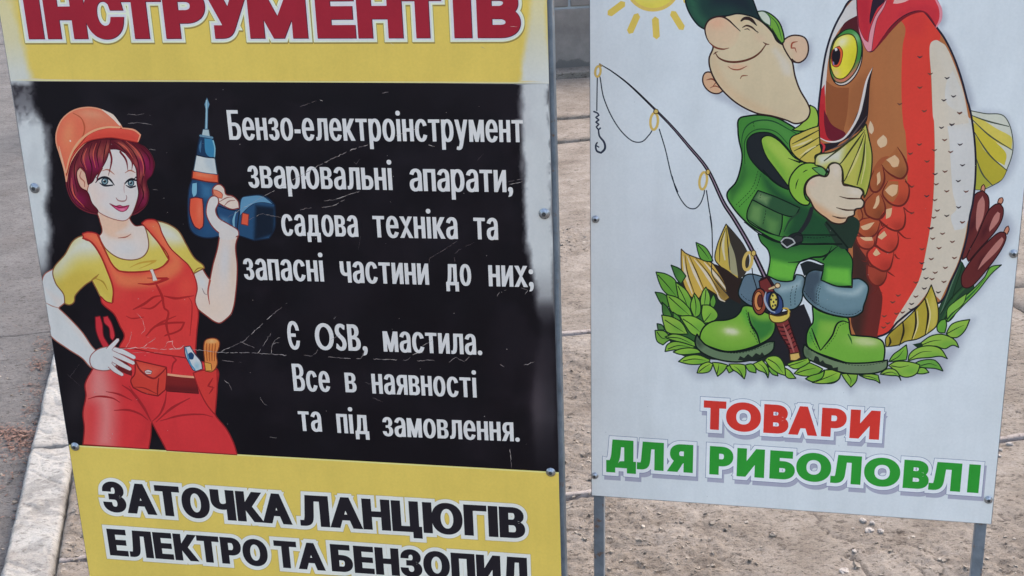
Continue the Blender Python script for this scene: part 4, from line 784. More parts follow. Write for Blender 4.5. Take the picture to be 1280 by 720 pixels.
# bud (onion like) left + second bud
p2.fill(Hh([(206, 165, 1), (232, 188), (300, 215), (360, 235), (405, 280), (440, 350), (455, 395), (420, 430), (390, 400), (330, 360), (290, 420), (250, 400), (215, 330), (206, 250)]), (198, 164, 76), 'bud', .9, (50, 34, 20))
for q in ([(215, 200), (228, 290), (262, 390)], [(235, 200), (275, 290), (310, 370)], [(270, 215), (330, 290), (390, 390)], [(320, 230), (380, 300), (440, 380)]):
    p2.line(Hh(q), [.6, 4, 1], (214, 206, 184)); p2.line(Hh([(x + 10, y - 4) for x, y in q]), [.4, 1, .5], (70, 48, 24))
p2.spoly(Hh([(380, 300), (420, 280), (460, 400), (420, 430), (380, 380)]), (90, 70, 40), .6, 5, 'bud'); p2.line(Hh([(385, 385), (400, 415), (425, 428)]), [1, 2.5, 1], (206, 200, 180))
p2.fill(Hh([(430, 40, 1), (470, 85), (520, 150), (545, 220), (520, 290), (490, 312), (450, 290), (400, 250), (375, 215), (385, 150), (405, 95)]), (190, 166, 76), 'bud', .9, (40, 32, 24))
p2.fill(Hh([(432, 45, 1), (470, 85), (520, 150), (548, 220), (520, 300), (490, 310), (470, 220), (450, 130)]), (52, 48, 44), 'budd'); p2.fill(Hh([(450, 130), (475, 200), (490, 300), (455, 280), (440, 200)]), (150, 150, 120), 'budd2'); p2.line(Hh([(425, 80), (415, 150), (425, 220)]), [.6, 3.5, 1.5], (212, 206, 170)); p2.line(Hh([(430, 60), (402, 140), (398, 230)]), [.4, 1, .4], (60, 50, 26)); p2.line(Hh([(432, 60), (440, 150), (450, 270)]), [.4, 1, .5], (50, 44, 26))
p2.fill(Hh([(360, 235), (420, 260), (490, 310), (520, 330), (500, 440), (440, 400), (420, 330)]), (40, 30, 28), 'bd2')
leaf(Hh, [(280, 132, 1), (325, 155), (350, 190), (365, 225), (340, 228), (305, 215), (290, 180)], (88, 152, 60), vein=[(290, 145), (320, 180), (345, 215)])
leaf(Hh, [(155, 245, 1), (200, 265), (230, 300), (205, 340), (180, 310)], (60, 110, 54)); leaf(Hh, [(80, 280, 1), (130, 290), (175, 320), (200, 380), (195, 410), (150, 400), (115, 370), (95, 330)], (96, 158, 58), vein=[(90, 295), (140, 350), (180, 400)])
leaf(Hh, [(178, 330, 1), (230, 370), (260, 430), (262, 490), (220, 490), (195, 420)], (118, 176, 66), vein=[(190, 350), (225, 420), (245, 480)]); leaf(Hh, [(75, 380, 1), (120, 390), (160, 430), (130, 470), (100, 430)], (66, 120, 54)); leaf(Hh, [(110, 430, 1), (140, 460), (160, 510), (140, 540), (115, 490)], (56, 104, 50))
leaf(Hh, [(132, 392, 1), (190, 410), (245, 460), (262, 500), (215, 500), (160, 480), (140, 430)], (120, 178, 64), vein=[(145, 405), (200, 455), (245, 495)]); leaf(Hh, [(272, 385, 1), (300, 430), (300, 490), (272, 510), (252, 450)], (112, 170, 62), vein=[(272, 400), (280, 450), (276, 500)]); leaf(Hh, [(330, 355, 1), (350, 400), (345, 450), (315, 470), (302, 430), (312, 380)], (128, 184, 72), vein=[(330, 370), (325, 420), (320, 455)]); leaf(Hh, [(368, 388, 1), (380, 430), (362, 470), (350, 430)], (88, 146, 58))
leaf(Hh, [(312, 445), (350, 448), (385, 480), (388, 505), (360, 530), (320, 535), (308, 490)], (122, 178, 64), vein=[(320, 530), (345, 500), (355, 485)]); leaf(Hh, [(165, 480), (200, 510), (195, 550), (170, 530)], (80, 138, 56))
leaf(Hh, [(108, 495, 1), (160, 505), (210, 535), (240, 590), (190, 590), (135, 580), (118, 540)], vein=[(125, 520), (170, 550), (225, 585)]); leaf(Hh, [(198, 500, 1), (260, 500), (310, 525), (340, 560), (310, 600), (260, 590), (225, 545)], (126, 182, 66), vein=[(215, 515), (260, 545), (300, 580)])
leaf(I, [(85, 298, 1), (110, 305), (125, 330), (90, 330)], (70, 104, 76)); leaf(I, [(75, 332, 1), (120, 335), (150, 360), (180, 372), (140, 385), (115, 405), (85, 385)], (110, 162, 64), vein=[(85, 340), (110, 370), (140, 375)])
leaf(I, [(125, 438, 1), (135, 405), (170, 388), (220, 395), (280, 415), (230, 430), (170, 430)], (124, 176, 64), vein=[(140, 425), (190, 408), (250, 415)]); leaf(I, [(165, 440, 1), (200, 425), (260, 420), (330, 440), (260, 450), (200, 452)], (128, 182, 66)); leaf(I, [(125, 365), (170, 350), (230, 365), (290, 400), (280, 415), (220, 395), (160, 380)], (118, 172, 66), vein=[(140, 366), (200, 372), (260, 400)])
leaf(I, [(192, 488, 1), (230, 462), (290, 455), (350, 478), (345, 490), (290, 502), (240, 500)], (128, 182, 62), vein=[(215, 485), (270, 475), (330, 482)]); leaf(I, [(285, 545, 1), (300, 510), (340, 490), (365, 500), (350, 535), (320, 545)], (138, 188, 66), vein=[(295, 538), (325, 515), (352, 500)]); leaf(I, [(388, 562, 1), (375, 530), (362, 492), (400, 495), (438, 505), (420, 535)], (134, 186, 64), vein=[(385, 550), (392, 520), (395, 500)])
leaf(I, [(430, 515), (450, 505), (465, 535), (445, 545)], (120, 176, 60)); leaf(I, [(522, 575, 1), (490, 545), (460, 525), (445, 500), (500, 500), (525, 505), (530, 540)], (132, 184, 64), vein=[(515, 565), (495, 530), (470, 510)]); leaf(I, [(580, 545, 1), (545, 535), (525, 505), (560, 500), (578, 520)], (110, 168, 58)); leaf(I, [(640, 570, 1), (625, 545), (590, 530), (565, 500), (610, 480), (635, 510), (645, 540)], (138, 188, 68), vein=[(638, 555), (615, 515), (590, 495)])
leaf(I, [(690, 560, 1), (660, 550), (640, 520), (650, 510), (680, 530)], (110, 168, 60)); leaf(I, [(780, 572, 1), (740, 570), (722, 545), (728, 520), (750, 535)], (140, 190, 66)); leaf(I, [(728, 558, 1), (690, 545), (650, 515), (625, 480), (640, 465), (680, 460), (705, 475), (722, 510)], (138, 188, 66), vein=[(640, 475), (680, 500), (715, 545)])
leaf(I, [(735, 500), (765, 488), (800, 480), (840, 470), (850, 490), (820, 510), (780, 525), (750, 515)], (132, 184, 62), vein=[(745, 508), (790, 495), (835, 478)]); leaf(I, [(770, 548), (800, 520), (840, 495), (875, 505), (915, 525), (880, 555), (820, 560)], (128, 180, 60), vein=[(785, 545), (830, 530), (880, 520)]); leaf(I, [(828, 575, 1), (850, 560), (900, 545), (922, 530), (910, 575), (870, 590)], (112, 170, 56)); 
leaf(I, [(860, 592), (910, 570), (925, 530), (970, 530), (1005, 545), (990, 580), (940, 596), (900, 598)], (138, 188, 64), vein=[(880, 588), (940, 565), (985, 545)])
# ---- the angler : legs
p2.part('angler_figure')
CO = (12, 24, 22)
p2.fill(Hh([(590, 90), (640, 100), (760, 130), (900, 130), (1000, 140), (1040, 180), (1062, 220), (1060, 300), (1060, 350), (980, 350), (905, 320), (920, 240), (850, 215), (800, 230), (775, 280), (765, 325), (700, 328), (635, 300), (650, 220), (640, 170), (605, 130)]), (52, 116, 50), 'pants', 1.1, CO)
p2.spoly(Hh([(650, 215), (740, 235), (790, 240), (765, 325), (640, 305)]), (98, 180, 64), .95, 4, 'pants'); p2.spoly(Hh([(930, 255), (1050, 265), (1060, 350), (925, 330)]), (98, 180, 64), .95, 4, 'pants'); p2.spoly(Hh([(600, 95), (760, 130), (1000, 140), (1040, 180), (900, 180), (700, 160)]), (36, 84, 46), .85, 8, 'pants'); p2.line(Hh([(740, 232), (800, 228), (860, 208), (920, 200), (990, 150)]), [.4, 1.4, 1.6, .5], CO); p2.line(Hh([(915, 220), (940, 190), (960, 150)]), [1.4, 1, .3], CO)
# jacket hem and torso
jk = G([(335, 75), (380, 60), (440, 55), (520, 68), (600, 110), (640, 135), (690, 130), (740, 220), (760, 300), (820, 420), (840, 520), (800, 600), (870, 720), (800, 700), (650, 700), (540, 690), (440, 640), (370, 590), (300, 510), (275, 450), (320, 390), (345, 310), (350, 250), (335, 180), (330, 130)])
p2.fill(jk, (60, 126, 54), 'jacket', 1.3, CO)
p2.spoly(G([(275, 445), (330, 420), (400, 380), (470, 480), (380, 600), (300, 520)]), (84, 160, 62), .7, 10, 'jacket'); p2.spoly(G([(450, 350), (560, 450), (700, 520), (840, 620), (880, 730), (650, 700), (560, 650), (590, 560), (480, 430)]), (26, 68, 44), .95, 8, 'jacket'); p2.spoly(G([(280, 420), (335, 380), (355, 300), (370, 330), (350, 400), (300, 480)]), (40, 90, 46), .8, 6, 'jacket')
p2.spoly(G([(430, 62), (520, 78), (590, 140), (600, 210), (540, 160), (470, 110), (420, 110)]), (74, 138, 66), .7, 5, 'jacket')
p2.fill(G([(800, 560), (900, 560), (940, 600), (900, 720), (840, 720), (760, 600)]), (30, 48, 40), 'jk2'); p2.line(G([(770, 590), (830, 660), (880, 720)]), 1.3, CO)
# arm hole
p2.fill(G([(375, 190), (400, 155), (445, 142), (500, 150), (560, 200), (610, 280), (600, 430), (560, 420), (490, 370), (430, 320), (385, 260)]), (28, 34, 40), 'hole', 1, CO)
p2.line(G([(365, 300), (362, 240), (366, 180), (400, 138), (450, 125), (520, 140), (580, 200)]), [.5, .8, .8, .8, .5], (30, 70, 36)); p2.line(G([(352, 230), (350, 170), (370, 115), (420, 85), (500, 85), (590, 130), (640, 160)]), [.4, 1.1, 1.1, .5], (28, 70, 40))
# collar and neck scarf
p2.fill(F([(690, 525), (720, 545), (732, 600), (720, 640), (650, 655), (600, 650), (640, 625), (680, 580)]), (138, 182, 70), 'collar', 1, CO)
p2.fill(G([(592, 175), (640, 145), (700, 120), (735, 110), (740, 200), (745, 240), (715, 260), (720, 295), (660, 290), (600, 240)]), (186, 172, 78), 'scarf', 1, CO)
for q in ([(600, 200), (660, 170), (735, 130)], [(610, 235), (670, 205), (738, 165)], [(640, 275), (690, 230), (740, 200)]): p2.line(G(q), [.5, 1.4, .6], (50, 56, 30))
p2.line(G([(600, 215), (660, 195), (700, 175)]), [.5, 3, 1], (206, 200, 150)); p2.line(G([(640, 260), (690, 225), (720, 210)]), [.5, 2.5, 1], (210, 204, 150))
# pockets, seams
p2.fill(G([(400, 480), (440, 490), (540, 530), (550, 600), (535, 660), (470, 640), (385, 590), (375, 545)]), (56, 100, 58), 'pk', 1, CO); p2.spoly(G([(400, 500), (450, 510), (440, 600), (385, 575)]), (110, 156, 90), .7, 5, 'pk'); p2.spoly(G([(470, 560), (530, 590), (520, 650), (480, 640)]), (90, 140, 76), .7, 5, 'pk')
p2.fill(G([(430, 432), (520, 465), (640, 520), (610, 560), (560, 555), (480, 520), (402, 478)]), (40, 78, 52), 'pk', 1, CO); p2.spoly(G([(435, 440), (490, 465), (475, 505), (415, 475)]), (130, 166, 110), .7, 4, 'pk')
p2.line(G([(455, 330), (500, 380), (540, 410), (580, 430)]), [1.2, 1.6, 1.2, .5], CO)
def dash(f, pts, w=.7, c=CO, n=2.2):
    L = smooth(f(pts), False, 1.0); d = np.r_[0, np.cumsum(np.linalg.norm(np.diff(L, axis=0), axis=1))]; s = 0
    while s < d[-1]:
        t = np.linspace(s, min(s + n, d[-1]), 3); p2.raw([ribbon(np.stack([np.interp(t, d, L[:, 0]), np.interp(t, d, L[:, 1])], 1), w)], c, 'dash'); s += n * 1.75
dash(G, [(320, 505), (400, 420), (430, 335)]); dash(G, [(335, 515), (415, 430), (445, 350)]); dash(G, [(455, 600), (465, 560), (470, 530)]); dash(G, [(405, 90), (412, 120)]); dash(G, [(445, 450), (440, 470)]); dash(G, [(660, 665), (720, 670), (800, 660)], .8)
p2.line(G([(360, 590), (440, 650), (530, 690), (660, 700), (780, 700), (850, 700)]), [.6, 1.4, 1.6, 1.4], CO); p2.line(G([(370, 570), (450, 625), (530, 660), (560, 665)]), [.4, 1, .5], CO); p2.line(G([(650, 655), (740, 655), (830, 655)]), 1, CO)
p2.line(G([(700, 520), (680, 580), (640, 640), (600, 665)]), [5, 6, 5, 3], (30, 34, 40)); p2.line(G([(560, 640), (590, 580), (640, 540)]), [1, 2.6, 2], (34, 60, 44)); p2.fill(G([(540, 690), (570, 672), (600, 650), (640, 645), (655, 670), (640, 700), (590, 715), (560, 720)]), (28, 30, 36), 'clip', .7, CO)
p2.fill(Hh([(700, 130), (720, 100), (760, 110), (780, 95), (812, 100), (815, 125), (770, 145), (735, 165)]), (34, 38, 42), 'clip', .6, CO); p2.line(Hh([(705, 128), (725, 110), (760, 115), (775, 135), (735, 158), (708, 135)]), 1.1, (160, 170, 176))
# sleeve and arm
p2.fill(G([(446, 190), (452, 168), (485, 158), (530, 180), (575, 225), (610, 265), (660, 292), (720, 310), (700, 380), (640, 490), (580, 410), (520, 330), (470, 260)]), (132, 180, 66), 'sleeve', 1.1, CO); p2.spoly(G([(470, 170), (540, 200), (620, 290), (600, 330), (540, 280), (490, 220)]), (158, 194, 82), .7, 6, 'sleeve'); p2.spoly(G([(450, 200), (520, 320), (580, 410), (560, 330), (500, 250)]), (100, 160, 56), .7, 5, 'sleeve')
for q in ([(650, 290), (620, 270), (598, 256)], [(640, 292), (605, 280), (580, 270)]): p2.line(G(q), [1.6, .9, .3], CO)
p2.fill(G([(655, 300), (700, 295), (745, 310), (772, 335), (765, 362), (735, 355), (705, 362), (672, 390), (660, 430), (668, 470), (690, 490), (680, 505), (645, 500), (605, 465), (585, 420), (590, 370), (620, 325)]), (126, 180, 62), 'cuff', 1.2, CO); p2.fill(G([(700, 320), (745, 315), (770, 340), (762, 360), (735, 350)]), (86, 146, 84), 'cuff2', .7, CO)
p2.line(G([(632, 375), (622, 400), (618, 425)]), [.4, 1, .3], CO); p2.line(G([(655, 342), (668, 333), (678, 330)]), [.4, .9, .3], CO)
# hand
HS, HD = (206, 192, 170), (206, 158, 122)
p2.fill(G([(668, 410), (690, 375), (730, 358), (770, 362), (785, 340), (785, 310), (808, 295), (835, 300), (850, 325), (852, 370), (856, 398), (900, 412), (940, 422), (956, 445), (945, 468), (960, 490), (950, 518), (915, 528), (910, 555), (880, 568), (868, 590), (840, 600), (800, 592), (770, 570), (735, 545), (710, 520), (690, 480), (670, 450)]), HS, 'hand', 1.3, (40, 28, 26))
p2.spoly(G([(665, 400), (690, 470), (760, 520), (830, 560), (880, 570), (850, 605), (780, 590), (700, 520), (668, 450)]), HD, .9, 5, 'hand'); p2.blob(*G([(700, 395)])[0], 5, 5, (214, 180, 160), .7, 0, 'hand')
p2.blob(*G([(915, 440)])[0], 10, 4, (214, 208, 200), .7, 10, 'hand'); p2.blob(*G([(820, 330)])[0], 4, 9, (212, 204, 196), .7, 0, 'hand')
for q in ([(838, 462), (880, 472), (945, 474)], [(822, 518), (870, 530), (915, 530)], [(802, 560), (840, 570), (870, 570)], [(848, 385), (858, 405), (880, 410)]): p2.line(G(q), [.5, 1.3, .9], (60, 36, 30))
# the breast fin the man holds (in front of fish, behind hand)
p2.part('fish_print')
fin = G([(970, 100, 1), (985, 170), (1000, 250), (995, 350), (975, 440), (960, 470), (955, 430), (910, 412), (858, 398), (853, 330), (835, 300), (805, 293), (785, 305), (772, 330), (745, 312), (715, 305), (718, 270), (735, 252), (800, 240), (860, 205), (920, 160)])
p2.fill(fin, (176, 178, 82), 'pfin', 1.1, (40, 44, 26)); p2.spoly(G([(720, 260), (800, 240), (860, 215), (840, 290), (790, 290), (740, 310)]), (204, 212, 206), .95, 6, 'pfin'); p2.spoly(G([(940, 180), (975, 200), (985, 300), (960, 460), (930, 410), (945, 300)]), (128, 152, 58), .6, 6, 'pfin')
for q in ([(965, 130), (900, 220), (850, 290), (838, 300)], [(965, 140), (930, 240), (880, 350), (862, 385)], [(968, 150), (955, 280), (925, 405)], [(960, 125), (850, 215), (760, 285)]): p2.line(G(q), [.4, 1.4, 1.4, .8], (50, 54, 28))
p2.line(G([(955, 190), (915, 290), (880, 360)]), [.4, 2, .8], (200, 196, 120)); p2.line(G([(968, 200), (965, 300), (945, 400)]), [.4, 1.4, .6], (196, 196, 120))
# ---- head
p2.part('angler_figure')
FS, FO2 = (206, 190, 158), (46, 26, 28)
p2.fill(F([(165, 365), (195, 362), (215, 385), (245, 425), (255, 455), (230, 468), (195, 462), (165, 435), (153, 400)]), (212, 166, 134), 'ear', 1.1, FO2); p2.line(F([(172, 400), (200, 395), (222, 410), (205, 430)]), [.4, 1.3, 1, .3], (120, 60, 44)); p2.line(F([(190, 440), (215, 430), (240, 440)]), [.4, 1, .4], (130, 66, 50))
p2.fill(F([(270, 80), (330, 68), (400, 82), (450, 110), (500, 160), (525, 205), (560, 230), (600, 305), (615, 380), (640, 450), (680, 520), (690, 560), (670, 600), (620, 618), (570, 600), (500, 580), (420, 565), (330, 520), (260, 460), (215, 400), (190, 340), (186, 290), (205, 240), (210, 150)]), FS, 'face', 1.3, FO2)
p2.spoly(F([(200, 260), (220, 390), (280, 465), (360, 525), (460, 570), (560, 598), (500, 560), (380, 500), (280, 420), (230, 330)]), (206, 168, 134), .55, 7, 'face'); p2.spoly(F([(520, 240), (590, 320), (600, 380), (560, 370), (530, 300), (500, 250)]), (210, 206, 196), .8, 5, 'face'); p2.blob(*F([(320, 100)])[0], 12, 5, (214, 188, 150), .8, 10, 'face'); p2.blob(*F([(600, 560)])[0], 18, 8, (200, 182, 152), .6, -30, 'face')
p2.blob(*F([(440, 190)])[0], 9, 5, (216, 176, 152), .5, 30, 'face')
p2.fill(F([(580, 185), (620, 176), (665, 190), (682, 235), (672, 285), (640, 312), (610, 310), (600, 305), (560, 240), (555, 210)]), (212, 178, 152), 'ear', 1.2, FO2); p2.spoly(F([(560, 210), (590, 230), (605, 300), (580, 270)]), FS, .9, 5, 'ear'); p2.line(F([(628, 208), (602, 215), (596, 240), (615, 240), (622, 262)]), [.4, 1.3, 1.3, 1, .4], (150, 70, 50)); p2.line(F([(600, 295), (608, 305), (616, 308)]), 1.2, FO2)
# cap
p2.fill(F([(420, 58), (460, 56), (500, 75), (535, 110), (555, 160), (560, 208), (545, 218), (520, 190), (490, 140), (440, 95)]), (104, 160, 62), 'capb', 1.1, CO); p2.fill(F([(425, 60), (460, 58), (490, 90), (492, 130), (455, 105)]), (196, 214, 200), 'capw', .7, (60, 90, 70)); p2.line(F([(500, 140), (525, 190), (548, 216)]), [.6, 2.6, 1.6], (26, 30, 32)); p2.line(F([(480, 70), (525, 120), (550, 200)]), [.4, 1, .4], (50, 100, 46))
p2.fill(F([(60, -120), (300, -160), (390, -30), (430, 70), (440, 98), (400, 82), (330, 68), (280, 78), (230, 85), (190, 110), (170, 150), (130, 125), (90, 70), (68, 10)]), (28, 56, 54), 'cap', 1.2, (16, 24, 30)); p2.spoly(F([(70, -20), (100, 80), (165, 145), (185, 110), (140, 60), (120, -20)]), (44, 92, 70), .8, 7, 'cap'); p2.spoly(F([(200, -120), (340, -60), (430, 80), (400, 75), (300, 30), (200, 20)]), (24, 34, 46), .9, 10, 'cap')
# nose, brow, eye, smile
p2.fill(F([(170, 120), (200, 90), (240, 82), (275, 95), (310, 125), (335, 150), (330, 200), (290, 240), (240, 245), (200, 225), (170, 180), (165, 150)]), (210, 182, 152), 'nose'); p2.blob(*F([(225, 115)])[0], 13, 9, (222, 162, 136), .75, 0, 'nose'); p2.spoly(F([(190, 215), (280, 225), (340, 160), (350, 200), (290, 246), (230, 246)]), FS, .7, 6, 'nose')
p2.line(F([(186, 212), (172, 185), (165, 140), (182, 104), (215, 86), (250, 84), (282, 100), (312, 128), (342, 156)]), [.8, 1.3, 1.3, 1.3, .6], FO2); p2.line(F([(186, 212), (215, 236), (255, 246), (285, 240)]), [.8, 1.4, 1.3, .4], (110, 52, 40))
p2.line(F([(345, 105), (362, 92), (392, 96), (424, 128)]), [2.2, 4.6, 4.2, 1], (44, 30, 30)); p2.line(F([(352, 138), (372, 128), (398, 136), (420, 155)]), [.6, 1.5, 1.5, .8], (60, 36, 32)); p2.line(F([(362, 148), (378, 144), (390, 152)]), [.4, 1, .4], (60, 36, 32)); p2.line(F([(420, 155), (432, 162), (426, 166)]), [.8, .8, .3], FO2)
p2.line(F([(215, 262), (235, 290), (280, 308), (340, 308), (400, 290), (440, 262), (470, 222)]), [.7, 1.5, 1.7, 1.6, 1.4, .8], (86, 44, 34)); p2.line(F([(208, 272), (218, 262), (230, 258)]), [.5, 1, .4], (86, 44, 34)); p2.line(F([(455, 210), (470, 220), (486, 222)]), [.4, 1.2, .5], (86, 44, 34))
p2.blob(*F([(325, 332)])[0], 12, 3.2, (216, 160, 134), .85, 0, 'face'); p2.line(F([(280, 332), (300, 345), (335, 348), (375, 330)]), [.4, 1.1, 1.1, .4], (140, 76, 58)); p2.line(F([(342, 394), (350, 380), (378, 378)]), [.6, 1.1, .5], (130, 80, 60))
# ---- boots
def boot(f, body, c, hl, tag='boot'):
    p2.fill(f(body), c, tag, 1.3, CO)
    if hl:
        (x, y), rx, ry, an = hl; X, Y = f([(x, y)])[0]; p2.blob(X, Y, rx * 1.7, ry * 1.8, (166, 196, 108), .8, an, tag); p2.blob(X, Y, rx, ry, (206, 218, 186), .95, an, tag, 4)
# cuffs (grey blue)
CB, CBD = (98, 130, 146), (60, 82, 98)
p2.fill(Hh([(530, 295), (500, 350), (492, 390), (510, 420), (560, 450), (620, 440), (640, 330), (600, 300)]), (84, 108, 128), 'cuffb', 1.1, CO); dash(Hh, [(505, 390), (530, 415), (570, 430)])
p2.fill(Hh([(640, 300), (700, 325), (765, 322), (780, 292), (815, 300), (826, 325), (815, 380), (805, 430), (770, 465), (720, 462), (690, 420), (660, 360)]), CB, 'cuffb', 1.1, CO); p2.spoly(Hh([(680, 350), (740, 345), (790, 325), (812, 310), (800, 350), (740, 375), (700, 380)]), (150, 178, 192), .85, 5, 'cuffb'); dash(Hh, [(765, 350), (752, 400), (755, 450)]); dash(Hh, [(785, 345), (775, 400), (775, 445)])
p2.fill(Hh([(800, 240), (840, 225), (910, 245), (915, 240), (920, 270), (840, 290), (820, 300)]), (26, 34, 38), 'dkk')
p2.fill(Hh([(835, 290), (870, 270), (915, 275), (905, 320), (980, 350), (1060, 358), (1062, 315), (1100, 315), (1140, 350), (1135, 400), (1118, 450), (1110, 480), (1060, 505), (990, 500), (920, 480), (860, 445), (815, 390), (822, 340)]), CB, 'cuffb', 1.2, CO); p2.spoly(Hh([(820, 280), (900, 270), (905, 330), (885, 350), (880, 450), (820, 390)]), (58, 74, 90), .95, 4, 'cuffb')
p2.spoly(Hh([(930, 345), (1000, 372), (1060, 375), (1110, 340), (1125, 350), (1090, 395), (1010, 395), (940, 370)]), (158, 186, 200), .85, 5, 'cuffb'); p2.spoly(Hh([(900, 440), (1000, 480), (1110, 460), (1100, 490), (1000, 505), (900, 470)]), (72, 100, 116), .6, 6, 'cuffb')
dash(Hh, [(820, 375), (870, 430), (940, 470), (1010, 490), (1070, 490), (1105, 470)]); dash(Hh, [(885, 440), (882, 390), (895, 345)]); dash(Hh, [(895, 445), (893, 395), (904, 352)])
# left boot
boot(Hh, [(516, 452), (500, 480), (475, 505), (430, 520), (370, 525), (330, 545), (305, 580), (300, 620), (320, 640), (380, 665), (440, 678), (520, 668), (600, 640), (650, 610), (672, 575), (676, 540), (660, 500), (600, 470), (550, 450)], (112, 170, 60), ((455, 577), 10, 4.5, 8))
p2.spoly(Hh([(545, 490), (600, 520), (665, 520), (670, 570), (600, 630), (560, 560)]), (46, 110, 52), .95, 5, 'boot'); p2.spoly(Hh([(500, 470), (530, 460), (545, 500), (540, 540), (515, 500)]), (70, 150, 56), .8, 5, 'boot'); p2.spoly(Hh([(310, 610), (400, 655), (500, 660), (600, 620), (590, 650), (440, 680), (320, 640)]), (88, 146, 50), .6, 6, 'boot')
p2.line(Hh([(540, 480), (555, 540), (585, 590), (598, 635)]), [.8, 1.6, 1.2], CO); dash(Hh, [(550, 575), (575, 605), (588, 635)]); dash(Hh, [(530, 470), (545, 530), (575, 590)])
p2.fill(I([(285, 350), (275, 385), (285, 420), (330, 455), (400, 480), (480, 490), (560, 480), (620, 462), (665, 430), (672, 388), (640, 390), (560, 425), (480, 440), (400, 435), (330, 405), (300, 375)]), (92, 118, 92), 'sole', 1.3, CO); dash(I, [(320, 402), (380, 430), (450, 445), (530, 440), (620, 410), (662, 395)], .7); p2.spoly(I([(280, 350), (300, 380), (320, 405), (300, 420), (275, 390)]), (44, 60, 50), .8, 4, 'sole'); p2.fill(I([(490, 480), (500, 460), (520, 470), (540, 450), (560, 465), (580, 445), (600, 455), (610, 440), (625, 460), (560, 485)]), (28, 38, 34), 'sole2')
# right boot
boot(Hh, [(862, 450), (900, 475), (960, 495), (1010, 505), (1040, 512), (1048, 560), (1055, 595), (1100, 600), (1160, 605), (1205, 620), (1222, 650), (1222, 700), (1210, 730), (1120, 740), (1040, 735), (960, 710), (890, 685), (840, 655), (832, 600), (845, 560), (865, 530)], (104, 168, 60), ((1130, 628), 14, 4.5, 5))
p2.spoly(Hh([(862, 460), (890, 475), (880, 600), (850, 640), (830, 620), (860, 530)]), (70, 140, 60), .9, 4, 'boot'); p2.spoly(Hh([(880, 480), (1030, 505), (1000, 530), (890, 520)]), (66, 130, 58), .8, 4, 'boot'); p2.blob(*Hh([(950, 560)])[0], 12, 9, (140, 188, 80), .5, 0, 'boot'); p2.spoly(Hh([(1060, 600), (1150, 605), (1200, 625), (1180, 645), (1080, 640)]), (160, 194, 110), .6, 5, 'boot')
p2.line(Hh([(905, 670), (960, 600), (985, 540), (1015, 525), (1045, 535)]), [.8, 1.4, 1.4, .8], CO); dash(Hh, [(925, 665), (975, 600), (998, 550), (1030, 535)]); p2.line(Hh([(858, 560), (880, 620), (902, 672)]), [.6, 1.4, .8], CO); dash(Hh, [(848, 580), (865, 625), (888, 665)]); p2.line(Hh([(1040, 590), (1055, 620), (1060, 640)]), [1, 1.4, .4], (50, 100, 44))
p2.fill(I([(822, 402), (815, 430), (825, 465), (870, 490), (940, 520), (1020, 545), (1120, 550), (1190, 542), (1232, 520), (1238, 480), (1215, 485), (1120, 495), (1020, 492), (930, 465), (860, 430)]), (100, 124, 96), 'sole', 1.3, CO); dash(I, [(840, 425), (900, 455), (980, 485), (1060, 505), (1140, 505), (1225, 490)], .7); p2.fill(I([(865, 490), (875, 460), (890, 465), (900, 490), (915, 480), (925, 495), (960, 508), (965, 520), (990, 515), (990, 535), (930, 520)]), (28, 38, 34), 'sole2'); p2.spoly(I([(820, 410), (850, 430), (860, 470), (825, 460)]), (60, 80, 62), .7, 4, 'sole')
# ---- the rod, rings, line, reel
p2.part('fishing_rod_print')
RD = (18, 16, 24)
RODP = N([(34, 243), (75, 268), (140, 318), (238, 412), (300, 475), (360, 545), (432, 634)]) + Hh([(420, -62), (470, 14), (530, 115), (572, 195), (636, 330)])
p2.line(RODP, [1.3, 2.4, 3.2, 4.0, 4.8, 5.4, 6.0, 6.6], RD, 'rod')
p2.line(RODP, [.01, .02, .12, .45, .6, .8, 1.0, 1.1], (134, 118, 142))
LNE = (26, 32, 46)
p2.line(N([(20, 290), (19, 340), (18, 415)]), .9, LNE); p2.line(N([(30, 288), (45, 370), (90, 465), (145, 525), (185, 532), (215, 505), (226, 488)]), .9, LNE); p2.line(N([(252, 484), (275, 560), (300, 665), (322, 720)]), .9, LNE)
p2.line(G([(0, 360), (25, 440), (70, 510), (110, 524), (140, 500), (160, 450), (162, 430)]), .9, LNE); p2.line(G([(172, 432), (185, 520), (198, 600), (202, 720)]), .9, LNE)
p2.line(Hh([(350, 0), (360, 80), (362, 200), (360, 290), (400, 350), (440, 395)]), .8, (30, 36, 44)); p2.line(Hh([(560, 260), (565, 300), (580, 350), (590, 400)]), .8, (20, 22, 30))
RG, RGO = (206, 176, 96), (60, 44, 30)
def ring(f, cx, cy, rx, ry, an, w=2.0):
    X, Y = f([(cx, cy)])[0]; c, s_ = math.cos(math.radians(an)), math.sin(math.radians(an)); pts = [(X + rx * math.cos(t) * c - ry * math.sin(t) * s_, Y + rx * math.cos(t) * s_ + ry * math.sin(t) * c) for t in np.linspace(0, 2 * math.pi, 22)[:-1]]
    p2.line(pts, w + 1.2, RGO, 'rg', closed=True); p2.line(pts, w, RG, 'rg', closed=True)
ring(N, 22, 268, 3.3, 6.6, 8, 1.7); ring(N, 233, 455, 4.7, 10.5, 4, 2.0); ring(G, 156, 384, 4.6, 10.8, 8, 2.0); ring(Hh, 539, 226, 5, 11, 10, 2.4)
p2.line(N([(28, 240), (36, 248)]), 2.6, (150, 130, 90)); p2.fill(disc(*N([(240, 418)])[0], 3, 3, 10), RG, 'rg', .7, RGO); p2.fill(disc(*G([(180, 340)])[0], 2.6, 3.4, 10), RG, 'rg', .7, RGO); p2.fill(disc(*Hh([(568, 186)])[0], 3, 3.6, 10), RG, 'rg', .7, RGO)
